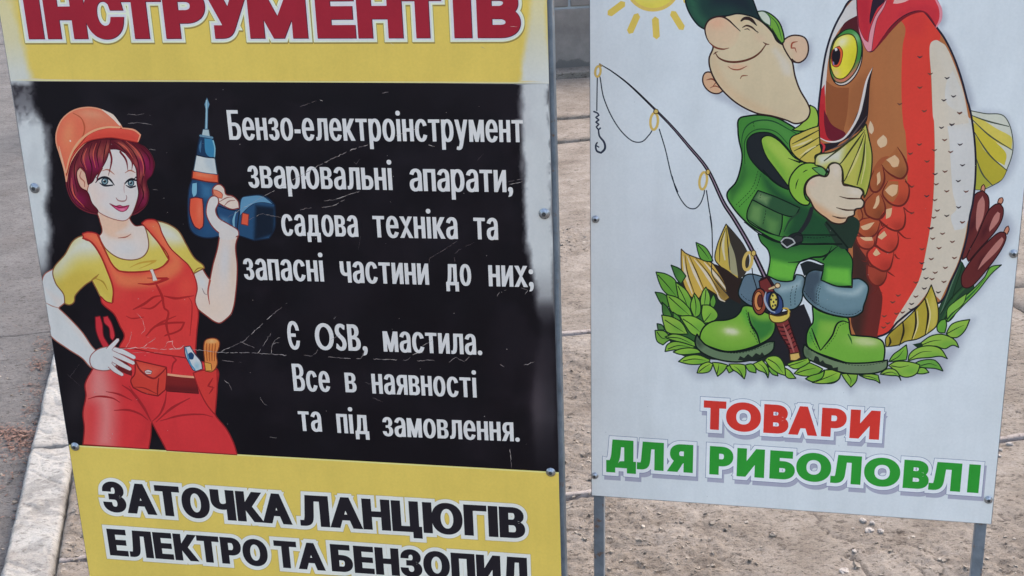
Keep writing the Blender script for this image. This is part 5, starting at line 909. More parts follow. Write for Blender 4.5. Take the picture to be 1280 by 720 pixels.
# hook
p2.line(N([(6, 418), (20, 424), (26, 432), (14, 440), (26, 450), (14, 458), (26, 466), (16, 476), (24, 486), (32, 480)]), 1.3, (44, 52, 72)); p2.line(N([(24, 486), (28, 510), (46, 535), (48, 558), (34, 573), (18, 566), (14, 545), (20, 534)]), [1.2, 1.5, 1.8, 1.6, 1.2], (44, 52, 72)); p2.line(N([(14, 545), (26, 552)]), 1, (44, 52, 72))
# reel and handle
p2.line(Hh([(605, 320), (640, 310), (665, 350)]), 5, (40, 24, 30)); p2.fill(Hh([(595, 325), (635, 308), (660, 350), (680, 400), (640, 410), (605, 370)]), (104, 42, 44), 'reel', 1, (30, 16, 22)); 
p2.fill(disc(*Hh([(598, 428)])[0], 9, 16.5, 22, 0), (130, 66, 48), 'reel', 1.2, (30, 16, 22)); p2.fill(disc(*Hh([(592, 425)])[0], 5.5, 12, 18, 0), (206, 130, 80), 'reel', .8, (60, 26, 26)); p2.fill(disc(*Hh([(600, 425)])[0], 3.2, 8, 14, 0), (90, 40, 36), 'reel', .6, (40, 20, 22))
p2.fill(Hh([(650, 380), (700, 400), (715, 450), (700, 485), (660, 490), (630, 450), (625, 400)]), (48, 68, 118), 'reel', 1.1, (18, 22, 40)); p2.line(Hh([(630, 380), (624, 420), (645, 465), (675, 482)]), [.6, 1.6, 1.6, .8], (150, 168, 196)); p2.fill(disc(*Hh([(668, 426)])[0], 6.2, 12, 20, 0), (30, 34, 56), 'reel', .8, (16, 18, 30)); p2.fill(disc(*Hh([(668, 426)])[0], 4.6, 10, 20, 0), (206, 196, 92), 'reel', .6, (50, 46, 20))
for x, y in ((664, 398), (656, 418), (668, 430), (680, 418), (676, 446), (664, 450)): p2.fill(disc(*Hh([(x, y)])[0], 1.2, 1.6, 7), (44, 40, 50), 'reel')
p2.line(Hh([(645, 365), (665, 358), (690, 348)]), [3, 4, 5], (60, 40, 36)); p2.line(Hh([(645, 365), (665, 358), (690, 348)]), [1.8, 2.8, 3.6], (206, 176, 130)); p2.fill(disc(*Hh([(688, 348)])[0], 3.4, 3.2, 12), (222, 196, 150), 'reel', .8, (70, 44, 36))
hd = [(675, 530), (740, 510), (765, 590), (795, 670), (800, 690), (750, 712), (742, 660), (700, 590)]
p2.fill(Hh(hd), (116, 48, 50), 'grip', 1.1, (34, 16, 20))
for k in range(6):
    t = k / 6; p2.line(Hh([(685 + 56 * t, 552 + 130 * t), (720 + 50 * t, 556 + 125 * t), (750 + 44 * t, 536 + 128 * t)]), [.6, 1.5, .6], (52, 18, 24))
p2.line(Hh([(715, 540), (745, 610), (770, 680)]), [.5, 2.4, 1], (150, 86, 84)); p2.fill(Hh([(748, 690), (795, 682), (802, 708), (780, 722), (752, 722)]), (206, 170, 96), 'grip', .9, (60, 40, 26))
p2.fill(Hh([(645, 490), (690, 500), (735, 490), (738, 465), (748, 475), (748, 505), (715, 530), (670, 532), (650, 515)]), (208, 186, 84), 'rg', 1, (60, 44, 26)); p2.line(Hh([(716, 462), (735, 462), (748, 480)]), 1.4, (190, 160, 70))
leaf(I, [(735, 500), (765, 488), (800, 480), (840, 470), (850, 490), (820, 510), (780, 525), (750, 515)], (132, 184, 62), vein=[(745, 508), (790, 495), (835, 478)])
# ---- lettering
TV = [('Т', 879, 907), ('О', 907, 950.5), ('В', 954, 985), ('А', 986.5, 1020), ('Р', 1026, 1057), ('И', 1061.5, 1098.6)]
letters(p2, spaced(S2, TV, ((890, 537), (1095, 549.6)), 36, 3.9, 3.1), 4.3, (204, 216, 230), (208, 54, 48), 'goods_lettering', line=(.55, (92, 104, 140)), shadow=(2.2, 5.2, (150, 156, 180)))
DL = [('Д', 757.7, 795), ('Л', 796, 829.5), ('Я', 836, 866)]
RB = [('Р', 886.5, 916), ('И', 920.6, 955), ('Б', 961.5, 993), ('О', 994.5, 1038), ('Л', 1037.5, 1075.4), ('О', 1079, 1124), ('В', 1128, 1160), ('Л', 1160, 1200), ('І', 1208.5, 1223)]
bl2 = ((776, 585), (1216, 616))
letters(p2, spaced(S2, DL, bl2, 35, 3.9, 3.1), 4.3, (204, 216, 230), (42, 146, 52), 'angling_lettering', line=(.55, (92, 104, 140)), shadow=(2.2, 5.2, (150, 156, 180)))
letters(p2, spaced(S2, RB, bl2, 35.5, 3.9, 3.1), 4.3, (204, 216, 230), (42, 146, 52), 'angling_lettering', line=(.55, (92, 104, 140)), shadow=(2.2, 5.2, (150, 156, 180)))
p2.part(None)
for k in range(26):
    x = rng.uniform(742, 1235); y = rng.uniform(5, 640); r = rng.uniform(.25, .5)
    p2.raw([np.array(disc(x, y, r, r, 6))], (150, 156, 166), 'speck')
# ================================================================== sign materials and bodies
def ink_material(name, rough=.42, dirt=.05):
    q = NT(name); at = q.n('ShaderNodeAttribute', attribute_name='ink'); co = q.coord()
    n1 = q.noise(co, 9, 5, .6); n2 = q.noise(co, 260, 2, .5)
    g = q.ramp(n1, [(.3, (1 - dirt * 1.6,) * 3), (.62, (1, 1, 1))]); g2 = q.ramp(n2, [(.3, (.955, .955, .955)), (.7, (1.0, 1.0, 1.0))])
    mp = q.n('ShaderNodeMapping'); mp.inputs['Scale'].default_value = (1, 1, .12); q.l(co, mp.inputs[0])
    g3 = q.ramp(q.noise(mp.outputs[0], 26, 4, .6), [(.3, (1 - dirt, 1 - dirt, 1 - dirt * 1.1)), (.55, (1, 1, 1))])
    c = q.mix(1.0, at.outputs['Color'], g, 'MULTIPLY'); c = q.mix(1.0, c, g3, 'MULTIPLY'); c = q.mix(1.0, c, g2, 'MULTIPLY'); q.l(c, q.b.inputs['Base Color'])
    r = q.ramp(q.noise(co, 14, 6, .65), [(.3, (rough - .08,) * 3), (.7, (rough + .14,) * 3)]); q.l(r, q.b.inputs['Roughness'])
    q.b.inputs['Specular IOR Level'].default_value = .16
    q.bump(q.noise(co, 4, 3, .5), .2, .006)
    return q.m
K_INK = (1.57, 1.28, 1.02)
ink = ink_material('printed vinyl'); ink_w = ink_material('printed vinyl white', .45, .055)
q = NT('painted steel'); co = q.coord()
c = q.ramp(q.noise(co, 30, 6, .65), [(.3, (.11, .125, .14)), (.55, (.17, .19, .21)), (.75, (.22, .235, .25))]); rust = q.ramp(q.noise(co, 55, 6, .7), [(.60, (0, 0, 0)), (.68, (1, 1, 1))])
q.l(q.mix(rust, c, (.16, .085, .05)), q.b.inputs['Base Color']); q.b.inputs['Roughness'].default_value = .5; q.b.inputs['Metallic'].default_value = .25; q.bump(q.noise(co, 120, 4, .6), .3, .002); steel = q.m
q = NT('panel core'); co = q.coord(); q.l(q.ramp(q.noise(co, 40, 4), [(.3, (.07, .072, .08)), (.7, (.13, .135, .145))]), q.b.inputs['Base Color']); q.b.inputs['Roughness'].default_value = .6; core = q.m
q = NT('zinc screw'); co = q.coord(); q.l(q.ramp(q.noise(co, 300, 4), [(.3, (.20, .20, .20)), (.7, (.5, .5, .51))]), q.b.inputs['Base Color']); q.b.inputs['Metallic'].default_value = .85; q.b.inputs['Roughness'].default_value = .38; zinc = q.m
q = NT('screw recess'); co = q.coord(); q.l(q.ramp(q.noise(co, 300, 3), [(.3, (.02, .02, .02)), (.7, (.06, .055, .05))]), q.b.inputs['Base Color']); q.b.inputs['Roughness'].default_value = .7; recess = q.m

def make_screw(parent, pl, px, py, r, org):
    import bmesh
    c = pl.world(pl.uv([(px, py)]), 0.0012)[0] - org
    prof = [(0, .0034), (.35, .0032), (.68, .0024), (.9, .001), (1.0, 0)]; n = 18; V = []; Fc = []
    # domed head with a drive recess
    rings = [(.30, .0020), (.34, .0036), (.6, .0032), (.85, .0019), (.97, .0006), (1.28, .0003), (1.32, -.0006)]
    for rr, hh in rings:
        for k in range(n):
            t = 2 * math.pi * k / n; V.append(c + pl.e1 * r * rr * math.cos(t) + pl.e2 * r * rr * math.sin(t) + pl.n * hh)
    for i in range(len(rings) - 1):
        for k in range(n): a = i * n + k; b = i * n + (k + 1) % n; Fc.append((a, a + n, b + n, b))
    o = mesh_obj('screw', V, Fc, zinc, parent, True)
    V2 = [c + pl.e1 * r * .52 * math.cos(2 * math.pi * k / 6) + pl.e2 * r * .52 * math.sin(2 * math.pi * k / 6) + pl.n * .0040 for k in range(6)]
    mesh_obj('recess', V2, [tuple(range(6))], recess, o)  # flat dark hexagon over the head, shade of the drive hole as colour
    return o
def build_sign(pl, quad, pr, label, name, cat, tube, inset, legs, screws, mat, default, right_over=0.0, group=None):
    (l, t), (r, _), (_, b), _ = quad
    base = pl.world([((l + r) / 2, b)])[0].copy(); base[2] = 0.0
    root = empty(name, tuple(base), label, cat, group); org = np.array(root.location)
    bpy.context.view_layer.update()
    ax = [pl.e1, pl.e2, pl.n]
    th = .003
    box_frame('panel', pl.world([(l - .0009, b - .0009)], -th)[0] - org, ax, (r - l + .0018, t - b + .0018, th - .0004), core, root)
    pr.build(root, mat, K_INK, 0.0, default)
    zf = -th - .0005 - tube
    L0 = l + inset; R1 = r + right_over; R0 = R1 - tube
    floor = lambda uu: float(0 - pl.world([(uu, 0)])[0][2]) / pl.e2[2]
    for uu in (L0, R0):
        f = floor(uu + tube / 2)
        box_frame('post', pl.world([(uu, f)], zf)[0] - org, ax, (tube, t - f + .004, tube), steel, root, .0015)
    for vv in (t - tube - .01, b + .012):
        box_frame('cross_rail', pl.world([(L0 + tube + .0002, vv)], zf + .0006)[0] - org, ax, (R0 - L0 - tube - .0004, tube - .0012, tube - .0012), steel, root, .0015)
    for x, y, rr in screws: make_screw(root, pl, x, y, rr * (1.22 if pl is S1 else 1.08), org)
    return root
s1 = build_sign(S1, Q1, p1, 'yellow and black sign with a cartoon woman worker holding a drill', 'tools_signboard', 'signboard', .022, .004, 1,
    [(43.5, 235, .0052), (680.5, 267, .0052), (94, 558, .0048), (688.5, 590, .0048)], ink, YEL, .0065)
s2 = build_sign(S2, Q2, p2, 'white sign with a cartoon angler hugging a big red and brown fish', 'fishing_signboard', 'signboard', .0172, .0025, 1,
    [(744.5, 274, .0042), (743.5, 594.5, .0042), (1267, 317, .0046), (1235.5, 624.5, .0046)], ink_w, W2, -.0055)
# ================================================================== street: road, kerb, slabs, wall
TH = math.radians(11.9)
E1 = np.array([math.cos(TH), math.sin(TH)]); E2 = np.array([-math.sin(TH), math.cos(TH)])
def st2xy(s, t): return np.stack([s * E1[0] + t * E2[0], s * E1[1] + t * E2[1]], -1)
def xy2st(p): return np.stack([p @ E1, p @ E2], -1)
def px2st(p, h=0.0): return xy2st(to_ground(p, h))
ROAD_Z = -.06
KL0, KL1 = -.566, -.452                       # kerb, left and right edge
JT = [-1.2, -.15, .9, 1.9, 2.918, 3.952, 6.41, 6.86, 7.86]

CR = []                                        # cracks: (polyline in street coordinates, half width, depth)
for pts, w, d in (([(1062, 695), (1075, 700), (1084, 712), (1088, 722), (1092, 740)], .006, .014), ([(1024, 652), (1030, 662), (1042, 668), (1060, 674), (1080, 672)], .003, .006), ([(1118, 662), (1134, 678), (1150, 684), (1170, 700), (1180, 716)], .0035, .008),
                  ([(880, 690), (905, 700), (915, 690), (940, 694)], .003, .006), ([(1245, 594), (1262, 595), (1280, 594), (1310, 596)], .0035, .008), ([(1249, 640), (1262, 650), (1275, 640), (1290, 652)], .003, .006), ([(1018, 640), (1035, 660), (1030, 676)], .002, .005),
                  ([(700, 545), (715, 548), (728, 552), (745, 550)], .003, .007), ([(1262, 470), (1275, 468), (1300, 472)], .003, .006), ([(1256, 510), (1270, 515), (1290, 512)], .0025, .005), ([(700, 372), (714, 378), (722, 385), (740, 383)], .004, .01), ([(1270, 300), (1285, 310), (1310, 304)], .004, .008), ([(950, 640), (965, 655), (960, 668), (990, 690)], .002, .004),
                  ([(760, 640), (790, 650), (800, 662), (840, 668)], .003, .006), ([(1120, 690), (1140, 700), (1158, 718)], .003, .007)):
    CR.append((px2st(pts), w, d))
ROUGH = [(px2st([(760, 690)])[0], .42, 1.0), (px2st([(715, 560)])[0], .30, .9), (px2st([(715, 480)])[0], .3, .8), (px2st([(718, 300)])[0], .35, .9), (px2st([(860, 650)])[0], .22, .5), (px2st([(1262, 700)])[0], .28, .8), (px2st([(1095, 680)])[0], .12, .7), (px2st([(95, 690)])[0], .30, 1.0), (px2st([(80, 620)])[0], .2, 1.0), (px2st([(1262, 440)])[0], .3, .4)]
def rough_mask(s, t):
    m = np.zeros_like(s)
    for (a, b), r, k in ROUGH: m = np.maximum(m, k * np.exp(-((s - a) ** 2 + (t - b) ** 2) / (r * r) * 1.6))
    m = np.maximum(m, .9 * np.exp(-((s - KL1 - .03) / .09) ** 2))
    return np.clip(m * 1.25 + (fbm(s * 3, t * 3, 3, 44) - .55) * 1.2, 0, 1)
def slab_h(s, t, fine=True):
    h = (fbm(s * 1.5, t * 1.5, 3, 1) - .5) * .004
    f = fbm(s * 10 + 3, t * 13, 6, 2, .62); st = np.floor(f * 11); fr = f * 11 - st
    h = h + (st + np.clip(fr * 8, 0, 1)) / 11 * .0085
    pit = fbm(s * 42, t * 48, 2, 91); h = h - np.clip(pit - .78, 0, 1) * .04
    if fine:
        m = rough_mask(s, t); g = fbm(s * 48, t * 55, 3, 5, .6); g2 = fbm(s * 22, t * 26, 3, 7, .6); q = np.floor(g2 * 7) / 7
        h = h + m * ((g - .5) * .017 + (q - .5) * .012) + (fbm(s * 60, t * 60, 2, 8) - .5) * .0016
    h = h + .006 * np.exp(-((s - KL1) / .06) ** 2)
    c = np.zeros_like(s)
    for L, w, d in CR:
        lo, hi = L.min(0) - .05, L.max(0) + .05
        k = np.nonzero((s > lo[0]) & (s < hi[0]) & (t > lo[1]) & (t < hi[1]))[0]
        if len(k):
            jx = (fbm(s[k] * 30, t[k] * 30, 3, 12) - .5) * .02; dd = segdist(np.stack([s[k] + jx, t[k] - jx], 1), L)
            a = np.clip(1.2 - dd / (w * .75), 0, 1); c[k] = np.maximum(c[k], a); h[k] -= a * d * .55  # mask darkens the colour too: dirt, plus shade painted into the cracks
    return h - .006, c * .8
def grid_mesh(name, s0, s1, t0, t1, step, hf, mat, parent, z=0.0, edge=.004, skirt=.06, attr=None):
    ns = max(2, int(round((s1 - s0) / step)) + 1); nt = max(2, int(round((t1 - t0) / step)) + 1)
    S, T = np.meshgrid(np.linspace(s0, s1, ns), np.linspace(t0, t1, nt)); s, t = S.ravel(), T.ravel(); r = hf(s, t); h, c = r if isinstance(r, tuple) else (r, None)
    # worn rounded edge
    d = np.minimum(np.minimum(s - s0, s1 - s), np.minimum(t - t0, t1 - t)); h = h - edge * np.clip(1 - d / .012, 0, 1) ** 2
    xy = st2xy(s, t); V = np.column_stack([xy, h + z]); i = np.arange(ns * nt).reshape(nt, ns)
    Fq = np.stack([i[:-1, :-1], i[:-1, 1:], i[1:, 1:], i[1:, :-1]], -1).reshape(-1, 4)
    ring = np.concatenate([i[0, :], i[1:, -1], i[-1, -2::-1], i[-2:0:-1, 0]]); n0 = len(V); W = V[ring].copy(); W[:, 2] = z - skirt; V = np.vstack([V, W]); m = len(ring)
    k = np.arange(m); Fs = np.stack([ring[k], n0 + k, n0 + (k + 1) % m, ring[(k + 1) % m]], 1)
    o = np_mesh(name, V, np.vstack([Fq, Fs]), mat, parent, True)
    if c is not None:
        at = o.data.attributes.new('crack', 'FLOAT', 'POINT'); at.data.foreach_set('value', np.r_[c, np.zeros(m)].astype(np.float32))
    return o
# ---- materials
def ground_mat(name, stops, sc=6, spk=.5, bump=.6, dirt=(.10, .08, .065), crack=False, bd=.006, pits=.82):
    q = NT(name); co = q.coord()
    base = q.ramp(q.noise(co, sc, 8, .68, .3), stops)
    sp = q.ramp(q.noise(co, 130, 3, .6), [(.30, (.62, .60, .58)), (.48, (1, 1, 1)), (.66, (1, 1, 1)), (.78, (1.25, 1.24, 1.22))]); base = q.mix(spk, base, sp, 'MULTIPLY')
    st = q.ramp(q.noise(co, 2.2, 7, .62, .6), [(.52, (0, 0, 0)), (.72, (.75, .75, .75))]); base = q.mix(st, base, dirt)
    gr = q.ramp(q.noise(co, 420, 2, .6), [(.3, (.86, .86, .86)), (.7, (1.08, 1.08, 1.08))]); base = q.mix(1.0, base, gr, 'MULTIPLY')
    mp = q.n('ShaderNodeMapping'); mp.inputs['Scale'].default_value = (.5, 1.0, 1.0); q.l(co, mp.inputs[0])
    for sc2, lo, k2 in ((70, .36, .8), (150, .37, .85)):
        pt = q.ramp(q.noise(mp.outputs[0], sc2, 5, .66), [(lo, (.34, .31, .29)), (lo + .06, (1, 1, 1)), (.62, (1, 1, 1)), (.70, (1.22, 1.2, 1.18))]); base = q.mix(pits, base, pt, 'MULTIPLY')
    if crack:
        at = q.n('ShaderNodeAttribute', attribute_name='crack'); base = q.mix(q.math('MULTIPLY', at.outputs['Fac'], .85), base, (.035, .028, .025))
    q.l(base, q.b.inputs['Base Color']); q.b.inputs['Roughness'].default_value = .9; q.b.inputs['Specular IOR Level'].default_value = .25
    h = q.math('ADD', q.math('MULTIPLY', q.noise(co, 45, 10, .74), 1.0), q.math('MULTIPLY', q.noise(co, 240, 6, .75), .5)); q.bump(h, bump, bd)
    return q.m
m_slab = ground_mat('weathered concrete slab', [(.30, (0.137, 0.108, 0.084)), (.45, (0.184, 0.152, 0.123)), (.58, (0.226, 0.190, 0.157)), (.75, (0.274, 0.237, 0.199))], 7, .75, .85, (0.119, 0.092, 0.071), True, .010)
m_road = ground_mat('old asphalt', [(.3, (0.070, 0.064, 0.061)), (.5, (0.100, 0.091, 0.086)), (.7, (0.131, 0.120, 0.114))], 5, .8, .8, (0.072, 0.060, 0.053), False, .006)
m_kerb = ground_mat('pale kerb concrete', [(.28, (0.242, 0.212, 0.183)), (.42, (0.292, 0.272, 0.244)), (.62, (0.342, 0.325, 0.295)), (.8, (0.367, 0.350, 0.322))], 6, .2, .8, (0.183, 0.158, 0.135), True, .010, .55)
m_joint = ground_mat('joint mortar', [(.3, (0.190, 0.157, 0.140)), (.6, (0.280, 0.241, 0.218))], 12, .4, .6, (0.168, 0.140, 0.123))
m_chip = ground_mat('broken concrete chips', [(.3, (0.132, 0.104, 0.080)), (.5, (0.220, 0.184, 0.149)), (.7, (0.336, 0.296, 0.245))], 30, .3, .3, (0.167, 0.132, 0.100))
m_stone = ground_mat('pale stone', [(.3, (.24, .205, .178)), (.7, (.38, .345, .31))], 25, .3, .4, (.24, .2, .17))
# ---- base ground and road
road_h = lambda s, t: (fbm(s * 2, t * 2, 4, 31) - .5) * .012 + (fbm(s * 26, t * 26, 4, 33, .6) - .5) * .007
gr = mesh_obj('ground', [(-250, -120, -.16), (250, -120, -.16), (250, 380, -.16), (-250, 380, -.16)], [(0, 1, 2, 3)], m_road); gr['kind'] = 'structure'
def plain(name, s0, s1, t0, t1, z, mat):
    xy = [st2xy(a, b) for a, b in ((s0, t0), (s1, t0), (s1, t1), (s0, t1))]; o = mesh_obj(name, [(p[0], p[1], z) for p in xy], [(0, 1, 2, 3)], mat); o['kind'] = 'structure'; return o
road = empty('road', (0, 0, 0)); road['kind'] = 'structure'
grid_mesh('asphalt', -1.9, KL0 - .001, 1.5, 4.6, .007, road_h, m_road, road, ROAD_Z, 0, .05)
grid_mesh('asphalt', -3.9, KL0 - .001, 4.6, 11.0, .02, road_h, m_road, road, ROAD_Z, 0, .05)
for a in ((-60, KL0 - .001, -20, 1.5), (-60, -1.9, 1.5, 4.6), (-60, -3.9, 4.6, 11.0), (-60, KL0 - .001, 11.0, 90)):
    o = plain('asphalt', a[0], a[1], a[2], a[3], ROAD_Z - .0005, m_road); o.parent = road; del o['kind']
# ---- kerb stones
kerb = empty('kerb', (0, 0, 0)); kerb['kind'] = 'structure'
def kerb_h(s, t):
    h = (fbm(s * 5, t * 9, 4, 51) - .5) * .020 - np.clip(.07 - np.abs(fbm(s * 7 + 2 - t * 3, t * 11 + s * 9, 3, 53) - .5), 0, 1) * .06 + (fbm(s * 70, t * 70, 4, 55, .65) - .5) * .0045 + (np.floor(fbm(s * 16, t * 22, 4, 58) * 8) / 8 - .5) * .006
    u = (s - KL0) / (KL1 - KL0); wob = (fbm(t * 6, t * 0 + 3, 3, 57) - .5)
    h = h - .012 * np.clip((u + wob * .25 - .86) / .14, 0, 1) ** 2 - .008 * np.clip((.10 - u) / .10, 0, 1) ** 2
    c = np.clip((fbm(s * 14, t * 26 - s * 8, 4, 59) - .62) * 6, 0, .35)
    return h, c
kj = [-3.44, -2.44, -1.44, -.44, .56, 1.56, 2.56, 3.555, 4.56, 5.56, 6.56, 7.56, 8.56, 9.56]
for a, b in zip(kj[:-1], kj[1:]):
    grid_mesh('kerb_stone', KL0, KL1, a + .008, b - .008, .004 if 1.5 < b < 5 else .02, kerb_h, m_kerb, kerb, .001, .004, .17)
# ---- pavement slabs
pav = empty('pavement', (0, 0, 0)); pav['kind'] = 'structure'
SX = [KL1 + .006, 2.45, 5.45, 9.0]
for j, (a, b) in enumerate(zip(JT[:-1], JT[1:])):
    for i, (c, d) in enumerate(zip(SX[:-1], SX[1:])):
        near = i == 0 and 1.8 < a < 3.9; mid = i == 0 and 3.9 < a < 6.3
        st_ = .0058 if near else (.014 if mid else (.03 if i == 0 else .08))
        zz = {6.41: .012, 6.86: .022}.get(a, 0.0)
        grid_mesh('slab', c + .003, d - .003, a + .006, b - .006, st_, (lambda s, t, n=(near or mid): slab_h(s, t, n)), m_slab, pav, zz, .006, .12)
# bedding under the joints, mortar strips that stand a little proud at two of them
bed = plain('joint_bed', KL1, 9.0, -1.2, 7.86, -.035, m_road); bed.parent = pav; del bed['kind']
def strip_h(s, t): return (fbm(s * 12, t * 12, 3, 71) - .5) * .006
for tj, w in ((2.918, .018), (3.952, .024)):
    grid_mesh('joint_strip', KL1 + .01, 2.4, tj + .004, tj + .004 + w, .006, strip_h, m_joint, pav, .0015, .003, .03)
# ---- loose chips of broken surface (uncountable)
def chips(name, pts, size, mat, flat=.45, zf=None, n_side=5):
    V = []; Fc = []
    for (x, y), r, z in zip(pts, size, zf):
        k = rng.integers(4, n_side + 2); a0 = rng.uniform(0, 6.28); el = rng.uniform(.5, 1); ca, sa = math.cos(a0), math.sin(a0); tx, ty = rng.normal(0, .28, 2); n0 = len(V); hh = r * flat * rng.uniform(.5, 1.3)
        for lv, sc_ in ((-.5, 1.0), (.5, .8)):
            for q in range(k):
                an = 2 * math.pi * q / k + rng.uniform(-.25, .25); rr = r * rng.uniform(.7, 1.15) * sc_; px, py = rr * math.cos(an), rr * math.sin(an) * el; X, Y = px * ca - py * sa, px * sa + py * ca
                V.append((x + X, y + Y, z + lv * hh + X * tx + Y * ty + hh * .3))
        Fc.append(tuple(n0 + k + q for q in range(k)))
        for q in range(k): Fc.append((n0 + q, n0 + (q + 1) % k, n0 + k + (q + 1) % k, n0 + k + q))
    o = mesh_obj(name, V, Fc, mat); o['kind'] = 'stuff'; return o
ss = rng.uniform(KL1 + .02, 2.4, 60000); tt = rng.uniform(1.95, 5.1, 60000); keep = rng.random(60000) < np.clip(rough_mask(ss, tt) - .12, 0, 1) ** 1.6 * .42 + .004
ss, tt = ss[keep], tt[keep]; hz, _ = slab_h(ss, tt); o = chips('concrete_chips', st2xy(ss, tt), rng.gamma(2.0, .0013, len(ss)) + .0015, m_chip, .45, hz)
ss = rng.uniform(-1.85, KL0 - .01, 1800); tt = rng.uniform(1.6, 4.5, 1800); o = chips('road_grit', st2xy(ss, tt), rng.gamma(2, .0012, 1800) + .0012, m_chip, .5, road_h(ss, tt) + ROAD_Z)
# ---- pale stones lying on the slab
sp = [((1079, 651), .0085, 'pale flat stone behind the white sign, left one of the small heap'), ((1087, 663), .0105, 'largest round pale stone in the small heap beyond the white sign'), ((1090, 655), .007, None), ((1101, 664), .0075, None), ((1068, 690), .006, None), ((966, 669), .0085, 'brown pebble lying alone on bare concrete under the white sign'), ((953, 668), .005, None), ((1262, 555), .008, 'pale stone beside the slab joint right of the white sign'), ((1250, 570), .0055, None), ((1250, 562), .006, None), ((1055, 714), .013, 'broad flat pale flake of concrete near the long crack')]
import bmesh
for (px, py), r, lab in sp:
    g0 = to_ground([(px, py)])[0]; a = xy2st(g0[None])[0]; hz = float(slab_h(np.array([a[0]]), np.array([a[1]]))[0][0])
    bm = bmesh.new(); bmesh.ops.create_icosphere(bm, subdivisions=3, radius=r)
    el = rng.uniform(.6, .85); sd_ = int(rng.integers(99)); fl = .3 if py == 714 else .6
    for v in bm.verts:
        c_ = v.co / r; k = 1 + (fbm(np.array([c_.x * 1.3 + 5]), np.array([c_.y * 1.3 + c_.z * 2 + 3]), 3, sd_)[0] - .5) * .9; v.co = Vector((v.co.x * k, v.co.y * k * el, v.co.z * k * fl))
    me = bpy.data.meshes.new('stone'); bm.to_mesh(me); bm.free(); me.materials.append(m_chip if py in (669, 668) else m_stone)
    o = bpy.data.objects.new('stone', me); col.objects.link(o); o.location = (g0[0], g0[1], hz + r * fl * .5); o.rotation_euler = (0, 0, rng.uniform(0, 6))
    o['label'] = lab or {(1090, 655): 'small pale stone touching the back of the heap beyond the white sign', (1101, 664): 'flat pale stone at the right end of the small heap', (1068, 690): 'tiny pale stone at the head of the long crack in the concrete', (953, 668): 'tiny brown pebble left of the lone brown pebble', (1250, 570): 'small pale stone at the right edge post of the white sign', (1250, 562): 'small pale stone between the sign edge and the slab joint'}[(px, py)]
    o['category'] = 'stone'; o['group'] = 'loose stones on the pavement'
# ---- dry leaf litter against the kerb
q = NT('dry leaf litter'); co = q.coord(); q.l(q.ramp(q.noise(co, 60, 3, .6), [(.25, (.03, .016, .012)), (.45, (.085, .038, .024)), (.6, (.15, .07, .045)), (.78, (.26, .17, .12))]), q.b.inputs['Base Color']); q.b.inputs['Roughness'].default_value = .75; m_leaf = q.m
V = []; Fc = []
def litter(cx, cy, n, sx_, sy_, size, z0=ROAD_Z):
    for k in range(n):
        p = to_ground([(cx + rng.normal(0, sx_), cy + rng.normal(0, sy_))], z0)[0]; s_, t_ = xy2st(p[None])[0]
        if s_ > KL0 - .004: p = st2xy(np.array(KL0 - rng.uniform(.004, .05)), t_)
        L = size * rng.uniform(.5, 1.5); w = L * rng.uniform(.12, .42); a = rng.uniform(0, 6.28); cz = z0 + float(road_h(np.array([xy2st(p[None])[0][0]]), np.array([xy2st(p[None])[0][1]]))[0]) + rng.uniform(.001, .010); cu = rng.uniform(-.3, .5); n0 = len(V); tl = rng.normal(0, .35)
        for i in range(4):
            u_ = i / 3 - .5; ww = w * (1 - (2 * u_) ** 2 * .8); zc = cz + cu * L * (.25 - u_ * u_) + tl * u_ * L * .5
            for sgn in (-1, 1):
                X, Y = u_ * L, sgn * ww * .5; V.append((p[0] + X * math.cos(a) - Y * math.sin(a), p[1] + X * math.sin(a) + Y * math.cos(a), max(zc + abs(ww) * .15 * (1 if sgn > 0 else .2), z0 - .004)))
        for i in range(3): Fc.append((n0 + 2 * i, n0 + 2 * i + 2, n0 + 2 * i + 3, n0 + 2 * i + 1))
for a in ((56, 433, 60, 5, 4, .011), (50, 458, 110, 7, 5, .012), (44, 486, 60, 9, 5, .010), (38, 515, 60, 9, 6, .010), (22, 545, 260, 16, 6, .013), (12, 562, 120, 16, 8, .013), (2, 543, 120, 14, 5, .013), (34, 560, 90, 7, 8, .012), (10, 600, 25, 12, 14, .010), (25, 610, 25, 8, 22, .010), (44, 500, 30, 5, 16, .010), (15, 660, 14, 6, 20, .009), (30, 420, 30, 30, 40, .008), (30, 350, 40, 40, 60, .008)): litter(*a)
lt = mesh_obj('leaf_litter', V, Fc, m_leaf); lt['kind'] = 'stuff'
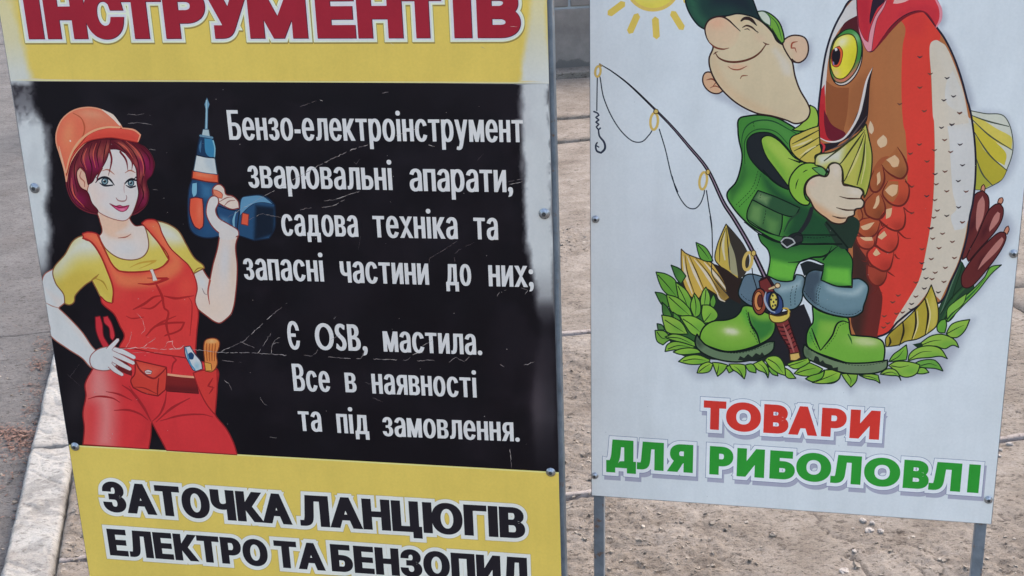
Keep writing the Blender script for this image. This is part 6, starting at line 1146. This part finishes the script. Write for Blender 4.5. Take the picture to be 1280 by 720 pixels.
# ---- painted block wall far behind
q = NT('grey painted block'); co = q.coord()
sx = q.n('ShaderNodeSeparateXYZ'); q.l(co, sx.inputs[0])
c = q.ramp(q.noise(co, 9, 8, .65), [(.3, (0.149, 0.124, 0.108)), (.5, (0.186, 0.157, 0.135)), (.72, (0.233, 0.194, 0.168))])
edge = q.math('ADD', sx.outputs['Z'], q.math('MULTIPLY', q.noise(co, 7, 5, .6), -.13)); damp = q.ramp(edge, [(.0, (1, 1, 1)), (.012, (.9, .9, .9)), (.02, (0, 0, 0))]); c = q.mix(damp, c, (.105, .092, .082))
q.l(c, q.b.inputs['Base Color']); q.b.inputs['Roughness'].default_value = .85; q.bump(q.noise(co, 30, 8, .7), .5, .006); m_block = q.m
q = NT('wall mortar'); co = q.coord(); q.l(q.ramp(q.noise(co, 20, 6), [(.3, (.24, .25, .25)), (.7, (.34, .35, .35))]), q.b.inputs['Base Color']); q.b.inputs['Roughness'].default_value = .9; q.bump(q.noise(co, 60, 6, .7), .6, .005); m_mortar = q.m
WT = 8.05; w0 = st2xy(.5, WT)
wall = empty('block_wall', (float(w0[0]), float(w0[1]), 0), 'grey painted concrete block wall seen between the two signs', 'wall')
wo = np.array(wall.location); ax = [np.array([*E1, 0]), np.array([*E2, 0]), np.array([0, 0, 1.0])]
P3 = lambda s, t, z: np.array([*st2xy(s, t), z]) - wo
box_frame('mortar_bed', P3(-.45, WT + .010, 0), ax, (7.45, .18, .815), m_mortar, wall)
proto = None
for r in range(2):
    off = .4 * (r % 2)
    for k in range(-2, 9):
        a = -1.5 + .8 * k + off; b = a + .785; a = max(a, -.45); b = min(b, 7.0)
        if b - a < .1: continue
        o = box_frame('block', P3(a, WT + rng.uniform(-.003, .003), .0 + r * .40 + .002), ax, (b - a, .17, .386), m_block, wall, .006)
box_frame('plinth', P3(-.45, WT - .16, -.03), ax, (7.45, .158, .075), m_slab, wall, .006)
box_frame('coping', P3(-.47, WT - .04, .816), ax, (7.49, .27, .07), m_mortar, wall, .006)
for o in bpy.data.objects:
    if o.type == 'MESH' and o.name.startswith(('slab', 'kerb_stone')): pass
